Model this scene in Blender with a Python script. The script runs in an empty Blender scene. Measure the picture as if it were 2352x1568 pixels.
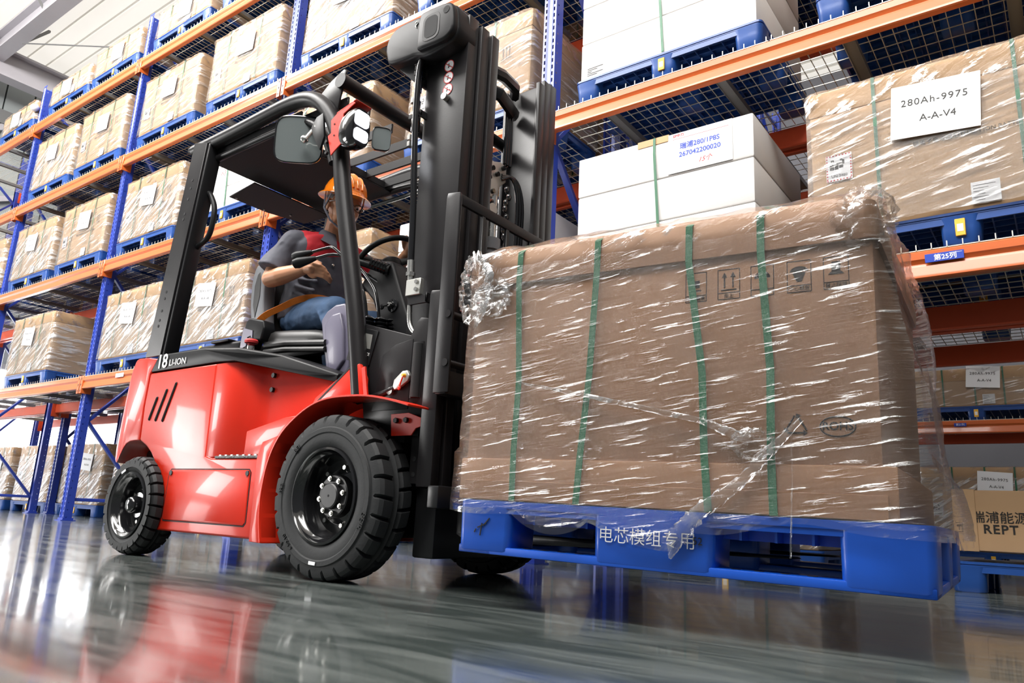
import bpy, bmesh, math, random
from mathutils import Vector, Matrix, noise
PI = math.pi
random.seed(7)
sc = bpy.context.scene
COL = sc.collection

# ------------------------------------------------------------------ camera
def cam_axes(yaw, pitch, roll):
    F = Vector((math.sin(yaw)*math.cos(pitch), math.cos(yaw)*math.cos(pitch), math.sin(pitch)))
    R = Vector((math.cos(yaw), -math.sin(yaw), 0)); U = R.cross(F)
    c, s = math.cos(roll), math.sin(roll)
    return c*R + s*U, -s*R + c*U, F
r_, u_, f_ = cam_axes(-0.6446, 0.2320, 0.0500)
cam_d = bpy.data.cameras.new('camera'); cam = bpy.data.objects.new('camera', cam_d); COL.objects.link(cam)
cam.matrix_world = Matrix(((r_.x, u_.x, -f_.x, 0), (r_.y, u_.y, -f_.y, 0), (r_.z, u_.z, -f_.z, 0.25), (0, 0, 0, 1)))
cam_d.sensor_width = 36; cam_d.lens = 1717.5/2352*36; cam_d.clip_start = 0.05; cam_d.clip_end = 200
sc.camera = cam

# ------------------------------------------------------------------ world, lights, exposure
w = bpy.data.worlds.new('world'); sc.world = w; w.use_nodes = True
bg = w.node_tree.nodes['Background']; bg.inputs[0].default_value = (0.93, 0.96, 1.0, 1); bg.inputs[1].default_value = 0.20
def area(name, loc, target, sx, sy, power, col=(1, 1, 1)):
    d = bpy.data.lights.new(name, 'AREA'); d.shape = 'RECTANGLE'; d.size = sx; d.size_y = sy; d.energy = power; d.color = col
    o = bpy.data.objects.new(name, d); COL.objects.link(o); o.location = loc
    o.rotation_euler = (Vector(target)-Vector(loc)).to_track_quat('-Z', 'Y').to_euler()
    return o
area('door_daylight_left', (-13.4, -4.6, 2.0), (-6.5, 3.0, 1.2), 3.4, 2.8, 620, (1.0, 0.98, 0.96))
area('skylight_front_aisle', (-4.0, -1.5, 7.9), (-4.0, 3.6, 3.0), 14.0, 2.0, 1700, (1.0, 0.98, 0.95))
area('left_rack_fill', (-9.5, -0.5, 7.9), (-10.0, 3.7, 3.0), 7.0, 1.6, 850, (1.0, 0.98, 0.96))  # added area light aimed at the left rack fronts to brighten them
area('skylight_near', (-1.0, -2.5, 6.5), (-0.8, 3.6, 2.2), 4.0, 2.0, 220, (1.0, 0.98, 0.95))
area('gate_daylight_far', (-15.6, 6.5, 1.6), (-9.0, 4.0, 0.8), 5.0, 2.6, 420, (0.95, 0.98, 1.0))
sd = bpy.data.lights.new('sun', 'SUN'); sd.energy = 5.5; sd.angle = 0.3; sd.color = (1.0, 0.98, 0.94); so_ = bpy.data.objects.new('sun', sd); COL.objects.link(so_); so_.location = (0, 0, 15)
sc.view_settings.view_transform = 'Standard'; sc.view_settings.look = 'None'
sc.view_settings.gamma = 1; sc.view_settings.use_curve_mapping = False
sc.view_settings.exposure = 0.0
sc.cycles.max_bounces = 7; sc.cycles.diffuse_bounces = 3; sc.cycles.glossy_bounces = 4
sc.cycles.transparent_max_bounces = 12; sc.cycles.transmission_bounces = 3
sc.cycles.caustics_reflective = False; sc.cycles.caustics_refractive = False
sc.cycles.sample_clamp_indirect = 6

# ------------------------------------------------------------------ materials
M = {}
def P(name, col, rough=0.5, metal=0.0, var=0.0, vscale=6.0, bump=0.0, bscale=40.0, coat=0.0, emit=None, estr=0.0, stretch=None, rvar=0.0, spec=0.5):
    m = bpy.data.materials.new(name); m.use_nodes = True; nt = m.node_tree; b = nt.nodes['Principled BSDF']
    b.inputs['Base Color'].default_value = (*col, 1); b.inputs['Roughness'].default_value = rough; b.inputs['Metallic'].default_value = metal
    b.inputs['Specular IOR Level'].default_value = spec
    if coat: b.inputs['Coat Weight'].default_value = coat; b.inputs['Coat Roughness'].default_value = 0.06
    if emit: b.inputs['Emission Color'].default_value = (*emit, 1); b.inputs['Emission Strength'].default_value = estr
    tc = nt.nodes.new('ShaderNodeTexCoord'); src = tc.outputs['Object']
    if stretch:
        mp = nt.nodes.new('ShaderNodeMapping'); mp.inputs['Scale'].default_value = stretch; nt.links.new(src, mp.inputs[0]); src = mp.outputs[0]
    if var or rvar:
        n = nt.nodes.new('ShaderNodeTexNoise'); n.inputs['Scale'].default_value = vscale; n.inputs['Detail'].default_value = 4; nt.links.new(src, n.inputs['Vector'])
        if var:
            mx = nt.nodes.new('ShaderNodeMix'); mx.data_type = 'RGBA'
            mx.inputs[6].default_value = (*[c*(1-var) for c in col], 1); mx.inputs[7].default_value = (*[min(1, c*(1+var)) for c in col], 1)
            nt.links.new(n.outputs[0], mx.inputs[0]); nt.links.new(mx.outputs[2], b.inputs['Base Color'])
        if rvar:
            mr = nt.nodes.new('ShaderNodeMapRange'); mr.inputs[3].default_value = max(0.02, rough-rvar); mr.inputs[4].default_value = rough+rvar
            nt.links.new(n.outputs[0], mr.inputs[0]); nt.links.new(mr.outputs[0], b.inputs['Roughness'])
    if bump:
        n2 = nt.nodes.new('ShaderNodeTexNoise'); n2.inputs['Scale'].default_value = bscale; n2.inputs['Detail'].default_value = 3; nt.links.new(src, n2.inputs['Vector'])
        bp = nt.nodes.new('ShaderNodeBump'); bp.inputs['Strength'].default_value = bump; bp.inputs['Distance'].default_value = 0.01
        nt.links.new(n2.outputs[0], bp.inputs['Height']); nt.links.new(bp.outputs[0], b.inputs['Normal'])
    M[name] = m; return m
P('red', (0.60, 0.024, 0.009), 0.33, spec=0.3, coat=0.25, rvar=0.05, vscale=9, bump=0.015, bscale=60, var=0.05)
P('charcoal', (0.014, 0.013, 0.014), 0.34, spec=0.2, metal=0.0, bump=0.02, bscale=120, rvar=0.08)
P('black_paint', (0.009, 0.009, 0.010), 0.34, spec=0.35, bump=0.02, bscale=100)
P('black_plastic', (0.010, 0.010, 0.011), 0.42, spec=0.17, bump=0.03, bscale=300)
P('gloss_black', (0.008, 0.008, 0.009), 0.12, coat=0.5)
P('hub_paint', (0.010, 0.010, 0.011), 0.38, spec=0.4)
P('roof_black', (0.007, 0.006, 0.007), 0.6, spec=0.3)
P('dark_void', (0.006, 0.006, 0.007), 0.8)
P('rubber', (0.017, 0.018, 0.019), 0.60, spec=0.3, var=0.25, vscale=12, bump=0.08, bscale=90)
P('steel', (0.62, 0.61, 0.58), 0.25, metal=1.0, rvar=0.08, vscale=30)
P('galv', (0.50, 0.50, 0.47), 0.42, metal=0.8)
P('wire', (0.72, 0.69, 0.60), 0.42, metal=0.6)
P('grey_steel', (0.20, 0.20, 0.20), 0.5, metal=0.2)
P('rack_blue', (0.022, 0.05, 0.34), 0.33, coat=0.25, var=0.1, rvar=0.08)
P('rack_orange', (0.60, 0.130, 0.030), 0.33, coat=0.3, var=0.06, vscale=5, bump=0.01, bscale=30, stretch=(0.3, 1, 1))
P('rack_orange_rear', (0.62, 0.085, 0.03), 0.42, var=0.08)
P('pallet_blue', (0.010, 0.060, 0.26), 0.38, var=0.15, vscale=9, bump=0.03, bscale=50, coat=0.15)
P('load_pallet_blue', (0.006, 0.075, 0.46), 0.36, var=0.12, vscale=5, bump=0.04, bscale=30, coat=0.2)
P('cardboard', (0.53, 0.33, 0.175), 0.75, var=0.08, vscale=5, bump=0.02, bscale=60, stretch=(1, 1, 0.4))
P('cardboard_load_shaded', (0.275, 0.142, 0.070), 0.62, var=0.1, vscale=4, bump=0.02, bscale=60, stretch=(1, 1, 0.4))  # darker copy of the cardboard, the load's shade is put into its colour
P('foam_white', (0.72, 0.70, 0.685), 0.7, var=0.03, bump=0.06, bscale=80)
P('paper', (0.85, 0.85, 0.87), 0.6)
P('strap_green', (0.022, 0.13, 0.06), 0.45, bump=0.2, bscale=200, coat=0.1)
P('tag_yellow', (0.85, 0.48, 0.04), 0.5)
P('ink', (0.015, 0.012, 0.010), 0.6)
P('ink_red', (0.55, 0.03, 0.03), 0.6)
P('ink_white', (0.85, 0.85, 0.85), 0.5)
P('sign_blue', (0.02, 0.06, 0.42), 0.35)
P('helmet_orange', (0.95, 0.24, 0.008), 0.16, coat=0.6)
P('skin', (0.50, 0.235, 0.125), 0.48, var=0.12, vscale=25, bump=0.03, bscale=150)
P('hair', (0.01, 0.008, 0.007), 0.6)
P('jeans', (0.026, 0.065, 0.14), 0.8, var=0.5, vscale=11, bump=0.25, bscale=25, stretch=(1, 1, 1))
P('lavender', (0.13, 0.12, 0.175), 0.38, var=0.05, coat=0.1)
P('grey_plastic', (0.16, 0.165, 0.18), 0.4)
P('seat_vinyl', (0.025, 0.024, 0.024), 0.45, bump=0.05, bscale=40)
P('belt_orange', (0.85, 0.22, 0.02), 0.5)
P('grey_strap', (0.16, 0.17, 0.22), 0.7)
P('lamp_lit', (1, 1, 1), 0.3, emit=(0.93, 0.95, 1.0), estr=18)
P('lens', (0.5, 0.52, 0.55), 0.08, metal=0.3, coat=0.5)
P('mirror_back', (0.14, 0.16, 0.16), 0.15, coat=0.5)
P('ceiling_white', (0.80, 0.78, 0.74), 0.6, var=0.05, vscale=0.6, stretch=(0.1, 2, 1))
P('girder', (0.46, 0.44, 0.47), 0.5, var=0.05)
P('wall_grey', (0.34, 0.37, 0.37), 0.6, var=0.05)
P('wall_dark', (0.16, 0.16, 0.18), 0.7, var=0.12, vscale=2)
P('daylight_pane', (1, 1, 1), 0.5, emit=(0.96, 0.98, 1.0), estr=3.2)
P('tread_grip', (0.12, 0.12, 0.12), 0.6, bump=0.8, bscale=90)

def mat_sheet():
    m = bpy.data.materials.new('roof_sheet'); m.use_nodes = True; nt = m.node_tree; nt.nodes.remove(nt.nodes['Principled BSDF'])
    tc = nt.nodes.new('ShaderNodeTexCoord'); mp = nt.nodes.new('ShaderNodeMapping'); mp.inputs['Scale'].default_value = (0.1, 1.5, 1); nt.links.new(tc.outputs['Object'], mp.inputs[0])
    n = nt.nodes.new('ShaderNodeTexNoise'); n.inputs['Scale'].default_value = 1.2; nt.links.new(mp.outputs[0], n.inputs['Vector'])
    cr = nt.nodes.new('ShaderNodeValToRGB'); cr.color_ramp.elements[0].color = (0.74, 0.72, 0.68, 1); cr.color_ramp.elements[1].color = (0.86, 0.83, 0.79, 1); nt.links.new(n.outputs[0], cr.inputs[0])
    d = nt.nodes.new('ShaderNodeBsdfDiffuse'); t = nt.nodes.new('ShaderNodeBsdfTranslucent'); x = nt.nodes.new('ShaderNodeMixShader'); x.inputs[0].default_value = 0.5
    nt.links.new(cr.outputs[0], d.inputs[0]); nt.links.new(cr.outputs[0], t.inputs[0]); nt.links.new(d.outputs[0], x.inputs[1]); nt.links.new(t.outputs[0], x.inputs[2]); nt.links.new(x.outputs[0], nt.nodes['Material Output'].inputs[0]); M['roof_sheet'] = m
mat_sheet()
def mat_floor():
    m = bpy.data.materials.new('polished_floor'); m.use_nodes = True; nt = m.node_tree; b = nt.nodes['Principled BSDF']
    tc = nt.nodes.new('ShaderNodeTexCoord'); mp = nt.nodes.new('ShaderNodeMapping'); mp.inputs['Scale'].default_value = (0.5, 2.4, 1)
    mp.inputs['Rotation'].default_value = (0, 0, -0.25)
    nt.links.new(tc.outputs['Object'], mp.inputs[0])
    n = nt.nodes.new('ShaderNodeTexNoise'); n.inputs['Scale'].default_value = 4.5; n.inputs['Detail'].default_value = 9; n.inputs['Distortion'].default_value = 0.8; nt.links.new(mp.outputs[0], n.inputs['Vector'])
    cr = nt.nodes.new('ShaderNodeValToRGB'); cr.color_ramp.elements[0].position = 0.38; cr.color_ramp.elements[0].color = (0.050, 0.062, 0.059, 1)
    cr.color_ramp.elements[1].position = 0.66; cr.color_ramp.elements[1].color = (0.135, 0.152, 0.145, 1)
    nt.links.new(n.outputs[0], cr.inputs[0]); nt.links.new(cr.outputs[0], b.inputs['Base Color'])
    mr = nt.nodes.new('ShaderNodeMapRange'); mr.inputs[3].default_value = 0.05; mr.inputs[4].default_value = 0.24
    nt.links.new(n.outputs[0], mr.inputs[0]); nt.links.new(mr.outputs[0], b.inputs['Roughness'])
    n2 = nt.nodes.new('ShaderNodeTexNoise'); n2.inputs['Scale'].default_value = 1.6; n2.inputs['Detail'].default_value = 3; nt.links.new(mp.outputs[0], n2.inputs['Vector'])
    bp = nt.nodes.new('ShaderNodeBump'); bp.inputs['Strength'].default_value = 0.05; bp.inputs['Distance'].default_value = 0.02
    nt.links.new(n2.outputs[0], bp.inputs['Height']); nt.links.new(bp.outputs[0], b.inputs['Normal'])
    b.inputs['Specular IOR Level'].default_value = 0.6
    b.inputs['Coat Weight'].default_value = 0.35; b.inputs['Coat Roughness'].default_value = 0.05
    M['floor'] = m
mat_floor()

def mat_wrap(name, scale, tilt, veil, gloss, thr, strength, rough=0.1, fk=0.8):
    m = bpy.data.materials.new(name); m.use_nodes = True; nt = m.node_tree; nt.nodes.remove(nt.nodes['Principled BSDF'])
    out = nt.nodes['Material Output']
    tc = nt.nodes.new('ShaderNodeTexCoord'); mp0 = nt.nodes.new('ShaderNodeMapping'); mp0.inputs['Rotation'].default_value = tilt; nt.links.new(tc.outputs['Object'], mp0.inputs[0])
    mp = nt.nodes.new('ShaderNodeMapping'); mp.inputs['Scale'].default_value = scale; nt.links.new(mp0.outputs[0], mp.inputs[0])
    n = nt.nodes.new('ShaderNodeTexNoise'); n.inputs['Scale'].default_value = 1.0; n.inputs['Detail'].default_value = 5; n.inputs['Roughness'].default_value = 0.6; n.inputs['Distortion'].default_value = 0.15
    nt.links.new(mp.outputs[0], n.inputs['Vector'])
    n3 = nt.nodes.new('ShaderNodeTexNoise'); n3.inputs['Scale'].default_value = 3.0; n3.inputs['Detail'].default_value = 2; nt.links.new(tc.outputs['Object'], n3.inputs['Vector'])
    bp = nt.nodes.new('ShaderNodeBump'); bp.inputs['Strength'].default_value = strength; bp.inputs['Distance'].default_value = 0.02
    nt.links.new(n.outputs[0], bp.inputs['Height'])
    gl = nt.nodes.new('ShaderNodeBsdfGlossy'); gl.inputs['Roughness'].default_value = rough; gl.inputs['Color'].default_value = (1, 1, 1, 1); nt.links.new(bp.outputs[0], gl.inputs['Normal'])
    df = nt.nodes.new('ShaderNodeBsdfDiffuse'); df.inputs['Color'].default_value = (0.95, 0.95, 0.95, 1)
    tr = nt.nodes.new('ShaderNodeBsdfTransparent')
    # streak mask
    mr = nt.nodes.new('ShaderNodeMapRange'); mr.inputs[1].default_value = thr; mr.inputs[2].default_value = thr+0.14; mr.inputs[3].default_value = 0.0; mr.inputs[4].default_value = 1.0
    nt.links.new(n.outputs[0], mr.inputs[0])
    mr3 = nt.nodes.new('ShaderNodeMapRange'); mr3.inputs[1].default_value = 0.35; mr3.inputs[2].default_value = 0.65; mr3.inputs[3].default_value = 0.25; mr3.inputs[4].default_value = 1.0
    nt.links.new(n3.outputs[0], mr3.inputs[0])
    mu = nt.nodes.new('ShaderNodeMath'); mu.operation = 'MULTIPLY'; nt.links.new(mr.outputs[0], mu.inputs[0]); nt.links.new(mr3.outputs[0], mu.inputs[1])
    mv = nt.nodes.new('ShaderNodeMath'); mv.operation = 'MULTIPLY_ADD'; mv.inputs[1].default_value = veil*2.2; mv.inputs[2].default_value = veil*0.25; nt.links.new(mu.outputs[0], mv.inputs[0])
    m1 = nt.nodes.new('ShaderNodeMixShader'); nt.links.new(mv.outputs[0], m1.inputs[0]); nt.links.new(tr.outputs[0], m1.inputs[1]); nt.links.new(df.outputs[0], m1.inputs[2])
    fr = nt.nodes.new('ShaderNodeFresnel'); fr.inputs['IOR'].default_value = 1.45; nt.links.new(bp.outputs[0], fr.inputs['Normal'])
    ff = nt.nodes.new('ShaderNodeMath'); ff.operation = 'MULTIPLY'; ff.inputs[1].default_value = fk; nt.links.new(fr.outputs[0], ff.inputs[0])
    mg = nt.nodes.new('ShaderNodeMath'); mg.operation = 'MULTIPLY_ADD'; mg.inputs[1].default_value = gloss; nt.links.new(mu.outputs[0], mg.inputs[0]); nt.links.new(ff.outputs[0], mg.inputs[2]); mg.use_clamp = True
    m2 = nt.nodes.new('ShaderNodeMixShader'); nt.links.new(mg.outputs[0], m2.inputs[0]); nt.links.new(m1.outputs[0], m2.inputs[1]); nt.links.new(gl.outputs[0], m2.inputs[2])
    nt.links.new(m2.outputs[0], out.inputs[0]); M[name] = m
mat_wrap('wrap', (4.0, 4.0, 40.0), (0.0, 0.22, 0.0), 0.20, 0.5, 0.54, 0.8, 0.14)
mat_wrap('wrap_heavy', (4.0, 4.0, 36.0), (0.0, 0.6, 0.0), 0.30, 0.6, 0.50, 0.9, 0.14)
mat_wrap('wrap_crumple', (9.0, 9.0, 24.0), (0.3, 0.5, 0.0), 0.07, 0.65, 0.545, 0.55, 0.09, 0.5)
mat_wrap('film_rope', (6.0, 6.0, 20.0), (0.3, 0.8, 0.0), 0.16, 0.7, 0.50, 0.6, 0.10, 0.8)
mat_wrap('wrap_load', (7.0, 7.0, 95.0), (0.0, 0.15, 0.0), 0.02, 1.0, 0.575, 0.65, 0.10, 0.6)

def mat_shirt():
    m = P('shirt_grey', (0.085, 0.085, 0.108), 0.75, bump=0.35, bscale=14)
    nt = m.node_tree; b = nt.nodes['Principled BSDF']
    tc = nt.nodes.new('ShaderNodeTexCoord'); sp = nt.nodes.new('ShaderNodeSeparateXYZ'); nt.links.new(tc.outputs['Object'], sp.inputs[0])
    # red yoke: z above a sloping line, between the shoulder seams (object space = world, about y 2.36)
    ad = nt.nodes.new('ShaderNodeMath'); ad.operation = 'SUBTRACT'; ad.inputs[1].default_value = 2.36; nt.links.new(sp.outputs[1], ad.inputs[0])
    ab = nt.nodes.new('ShaderNodeMath'); ab.operation = 'ABSOLUTE'; nt.links.new(ad.outputs[0], ab.inputs[0])
    ls = nt.nodes.new('ShaderNodeMath'); ls.operation = 'LESS_THAN'; ls.inputs[1].default_value = 0.172; nt.links.new(ab.outputs[0], ls.inputs[0])
    zz = nt.nodes.new('ShaderNodeMath'); zz.operation = 'MULTIPLY_ADD'; zz.inputs[1].default_value = 0.30; nt.links.new(ab.outputs[0], zz.inputs[0]); nt.links.new(sp.outputs[2], zz.inputs[2])
    gt = nt.nodes.new('ShaderNodeMath'); gt.operation = 'GREATER_THAN'; gt.inputs[1].default_value = 1.505; nt.links.new(zz.outputs[0], gt.inputs[0])
    mu = nt.nodes.new('ShaderNodeMath'); mu.operation = 'MULTIPLY'; nt.links.new(ls.outputs[0], mu.inputs[0]); nt.links.new(gt.outputs[0], mu.inputs[1])
    mx = nt.nodes.new('ShaderNodeMix'); mx.data_type = 'RGBA'; mx.inputs[6].default_value = (0.085, 0.085, 0.108, 1); mx.inputs[7].default_value = (0.62, 0.016, 0.03, 1)
    nt.links.new(mu.outputs[0], mx.inputs[0]); nt.links.new(mx.outputs[2], b.inputs['Base Color'])
mat_shirt()
P('shirt_collar', (0.095, 0.095, 0.12), 0.75)

# ------------------------------------------------------------------ mesh helpers
class MB:
    def __init__(s): s.v = []; s.f = []; s.mi = []
    def add(s, vs, fs, mi=0):
        o = len(s.v); s.v += [tuple(v) for v in vs]; s.f += [tuple(i+o for i in f) for f in fs]; s.mi += [mi]*len(fs); return s
    def box(s, x0, x1, y0, y1, z0, z1, mi=0):
        vs = [(x0, y0, z0), (x1, y0, z0), (x1, y1, z0), (x0, y1, z0), (x0, y0, z1), (x1, y0, z1), (x1, y1, z1), (x0, y1, z1)]
        return s.add(vs, [(0, 3, 2, 1), (4, 5, 6, 7), (0, 1, 5, 4), (1, 2, 6, 5), (2, 3, 7, 6), (3, 0, 4, 7)], mi)
    def bar(s, p0, p1, w, h, up=(0, 0, 1), mi=0):
        p0 = Vector(p0); p1 = Vector(p1); d = (p1-p0).normalized(); up = Vector(up)
        a = d.cross(up); a = a.normalized() if a.length > 1e-6 else Vector((1, 0, 0)); b = a.cross(d).normalized()
        vs = [p + a*x*w/2 + b*y*h/2 for p in (p0, p1) for x, y in ((-1, -1), (1, -1), (1, 1), (-1, 1))]
        return s.add(vs, [(0, 1, 2, 3), (7, 6, 5, 4), (0, 4, 5, 1), (1, 5, 6, 2), (2, 6, 7, 3), (3, 7, 4, 0)], mi)
    def prism(s, poly, axis, a, b, mi=0):
        n = len(poly)
        if axis == 'y': mk = lambda p, t: (p[0], t, p[1])
        elif axis == 'x': mk = lambda p, t: (t, p[0], p[1])
        else: mk = lambda p, t: (p[0], p[1], t)
        vs = [mk(p, a) for p in poly]+[mk(p, b) for p in poly]
        fs = [tuple(range(n))[::-1], tuple(range(n, 2*n))]+[(i, (i+1) % n, n+(i+1) % n, n+i) for i in range(n)]
        return s.add(vs, fs, mi)
    def rings(s, rings, closed=True, caps=True, mi=0):
        n = len(rings[0]); vs = [p for r in rings for p in r]; fs = []
        for k in range(len(rings)-1):
            for i in range(n if closed else n-1):
                j = (i+1) % n; fs.append((k*n+i, k*n+j, (k+1)*n+j, (k+1)*n+i))
        if caps: fs += [tuple(range(n))[::-1], tuple(range((len(rings)-1)*n, len(rings)*n))]
        return s.add(vs, fs, mi)
    def tube(s, pts, r, n=10, caps=True, mi=0, flat=None):
        pts = [Vector(p) for p in pts]; rr = r if isinstance(r, (list, tuple)) else [r]*len(pts)
        R = []; prev = None
        for i, p in enumerate(pts):
            d = (pts[min(i+1, len(pts)-1)]-pts[max(i-1, 0)]).normalized()
            if prev is None:
                a = d.cross(Vector((0, 1, 0)));
                if a.length < 0.1: a = d.cross(Vector((1, 0, 0)))
                a.normalize()
            else: a = (prev - d*prev.dot(d)).normalized()
            prev = a; b = d.cross(a); fl = flat or (1, 1)
            R.append([p+(a*math.cos(2*PI*k/n)*fl[0]+b*math.sin(2*PI*k/n)*fl[1])*rr[i] for k in range(n)])
        return s.rings(R, True, caps, mi)
    def cyl(s, p0, p1, r0, r1=None, n=16, mi=0): return s.tube([p0, p1], [r0, r1 if r1 is not None else r0], n, True, mi)
    def lathe(s, prof, c, axis='y', n=40, mi=0, closed=False):
        R = []
        for k in range(n):
            t = 2*PI*k/n; ring = []
            for r, h in prof:
                if axis == 'y': ring.append((c[0]+r*math.cos(t), c[1]+h, c[2]+r*math.sin(t)))
                elif axis == 'z': ring.append((c[0]+r*math.cos(t), c[1]+r*math.sin(t), c[2]+h))
                else: ring.append((c[0]+h, c[1]+r*math.cos(t), c[2]+r*math.sin(t)))
            R.append(ring)
        m_ = len(prof); vs = [p for q in R for p in q]; fs = []
        for k in range(n):
            for i in range(m_ if closed else m_-1):
                j = (i+1) % m_; a = ((k+1) % n)*m_
                fs.append((k*m_+i, k*m_+j, a+j, a+i))
        return s.add(vs, fs, mi)
    def ball(s, c, r, n=16, m=10, mi=0, rot=None):
        rx, ry, rz = (r, r, r) if not isinstance(r, (tuple, list)) else r
        vs = []; fs = []
        for i in range(m+1):
            th = PI*i/m
            for j in range(n):
                v = Vector((rx*math.sin(th)*math.cos(2*PI*j/n), ry*math.sin(th)*math.sin(2*PI*j/n), rz*math.cos(th)))
                if rot: v = rot @ v
                vs.append(tuple(v+Vector(c)))
        for i in range(m):
            for j in range(n):
                k = (j+1) % n; fs.append((i*n+j, (i+1)*n+j, (i+1)*n+k, i*n+k))
        return s.add(vs, fs, mi)
    def mesh(s, name, mats, bevel=0, seg=2, smooth=40, flip=True, weld=False):
        me = bpy.data.meshes.new(name); me.from_pydata(s.v, [], s.f)
        if not isinstance(mats, (list, tuple)): mats = [mats]
        for m in mats: me.materials.append(M[m] if isinstance(m, str) else m)
        if len(mats) > 1:
            for p, i in zip(me.polygons, s.mi): p.material_index = i
        bm = bmesh.new(); bm.from_mesh(me)
        if weld: bmesh.ops.remove_doubles(bm, verts=bm.verts, dist=1e-5)
        if flip: bmesh.ops.recalc_face_normals(bm, faces=bm.faces)
        if bevel:
            es = [e for e in bm.edges if len(e.link_faces) == 2 and e.calc_face_angle(0) > 0.5]
            bmesh.ops.bevel(bm, geom=es, offset=bevel, segments=seg, profile=0.5, affect='EDGES', clamp_overlap=True)
        bm.to_mesh(me); bm.free()
        if smooth:
            me.shade_smooth(); me.set_sharp_from_angle(angle=math.radians(smooth))
        return me
    def build(s, name, mats, parent=None, **k):
        return link(name, s.mesh(name, mats, **k), parent)
def link(name, me, parent=None):
    o = bpy.data.objects.new(name, me); COL.objects.link(o)
    if parent:
        o.parent = parent
        if parent.name in BASE: o.matrix_parent_inverse = Matrix.Translation(-BASE[parent.name])
    return o
BASE = {}
def empty(name, loc=(0, 0, 0), world=False):
    # an Empty at the thing's base; world=True: its parts are modelled where they stand
    o = bpy.data.objects.new(name, None); COL.objects.link(o); o.location = loc; o.empty_display_size = 0.1
    if world: BASE[o.name] = Vector(loc)
    return o
def tag(o, label, cat, group=None, kind=None):
    if label: o['label'] = label
    if cat: o['category'] = cat
    if group: o['group'] = group
    if kind: o['kind'] = kind
    return o
def struct(o): o['kind'] = 'structure'; return o
def copy_tree(o, parent=None):
    c = o.copy(); COL.objects.link(c)
    if parent: c.parent = parent
    for ch in o.children: copy_tree(ch, c)
    return c
def text_mesh(txt, size, mat, name='lettering', align='CENTER', shear=0.0, ext=0.0004, spacing=1.0, off=0.0):
    cu = bpy.data.curves.new(name, 'FONT'); cu.body = txt; cu.size = size; cu.align_x = align; cu.align_y = 'CENTER'; cu.shear = shear
    cu.extrude = ext; cu.resolution_u = 3; cu.space_character = spacing; cu.offset = off
    o = bpy.data.objects.new(name, cu); COL.objects.link(o)
    dg = bpy.context.evaluated_depsgraph_get(); me = bpy.data.meshes.new_from_object(o.evaluated_get(dg))
    bpy.data.objects.remove(o); me.materials.clear(); me.materials.append(M[mat]); me.name = name
    return me
def put_text(txt, loc, size, mat, parent, name='lettering', tilt=0.0, **k):
    # letters standing on a face that looks toward -Y, tilt turns them in the plane of that face
    me = text_mesh(txt, size, mat, name, **k)
    me.transform(Matrix.Translation(loc) @ Matrix.Rotation(-tilt, 4, 'Y') @ Matrix.Rotation(PI/2, 4, 'X'))
    return link(name, me, parent)
def remesh(mb, name, mat, parent, voxel=0.006, smooth=4, disp=0.0, dscale=0.1, factor=0.5):
    me = mb.mesh(name, mat, smooth=0, flip=True); o = link(name, me, parent)
    m = o.modifiers.new('remesh', 'REMESH'); m.mode = 'VOXEL'; m.voxel_size = voxel; m.use_smooth_shade = True
    s = o.modifiers.new('smooth', 'SMOOTH'); s.factor = factor; s.iterations = smooth
    if disp:
        tx = bpy.data.textures.new(name+'_folds', 'CLOUDS'); tx.noise_scale = dscale; tx.noise_depth = 2
        d = o.modifiers.new('folds', 'DISPLACE'); d.texture = tx; d.strength = disp; d.mid_level = 0.5; d.texture_coords = 'LOCAL'
    return o

# ------------------------------------------------------------------ the building
struct(MB().box(-17, 6, -7, 13.2, -0.05, 0).build('floor', 'floor', smooth=0))
# roof sheets: long ribs running along the racks
mb = MB(); prof = []; y = -7.0
while y < 13.2:
    prof += [(y, 8.45), (y+0.300, 8.45), (y+0.306, 8.405), (y+0.324, 8.405)]; y += 0.33
prof += [(13.2, 8.45)]
n = len(prof); mb.add([(-17, a, b) for a, b in prof]+[(6, a, b) for a, b in prof], [(i, i+1, n+i+1, n+i) for i in range(n-1)])
struct(mb.build('ceiling', 'roof_sheet', smooth=0))
mb = MB()
for k in range(34):
    yy = -4+k*0.5; mb.box(-16.12, -16.0, yy, yy+0.47, 0, 8.45)
mb.box(-16.2, -16.1, -7, 13.2, 0, 8.5)
struct(mb.build('wall_left', 'wall_grey', smooth=0))
struct(MB().box(-17, 6, 13.0, 13.2, 0, 8.5).build('wall_back', 'wall_dark', smooth=0))
# bright gate glazing low in the end wall
for i, (a, b) in enumerate(((1.0, 4.2), (4.5, 7.7), (8.0, 11.2))):
    o = empty('window_%d' % (i+1), (-15.98, (a+b)/2, 0.1), True); struct(o)
    MB().box(-15.98, -15.95, a, b, 0.15, 2.5).build('pane', 'daylight_pane', o, smooth=0)
    f = MB(); f.box(-15.99, -15.9, a-0.08, a, 0.05, 2.6).box(-15.99, -15.9, b, b+0.08, 0.05, 2.6).box(-15.99, -15.9, a, b, 0.05, 0.15).box(-15.99, -15.9, a, b, 2.5, 2.6)
    for q in (1, 2, 3): f.box(-15.97, -15.92, a+(b-a)*q/4-0.02, a+(b-a)*q/4+0.02, 0.15, 2.5)
    f.build('window_frame', 'galv', o, smooth=0)
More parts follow.
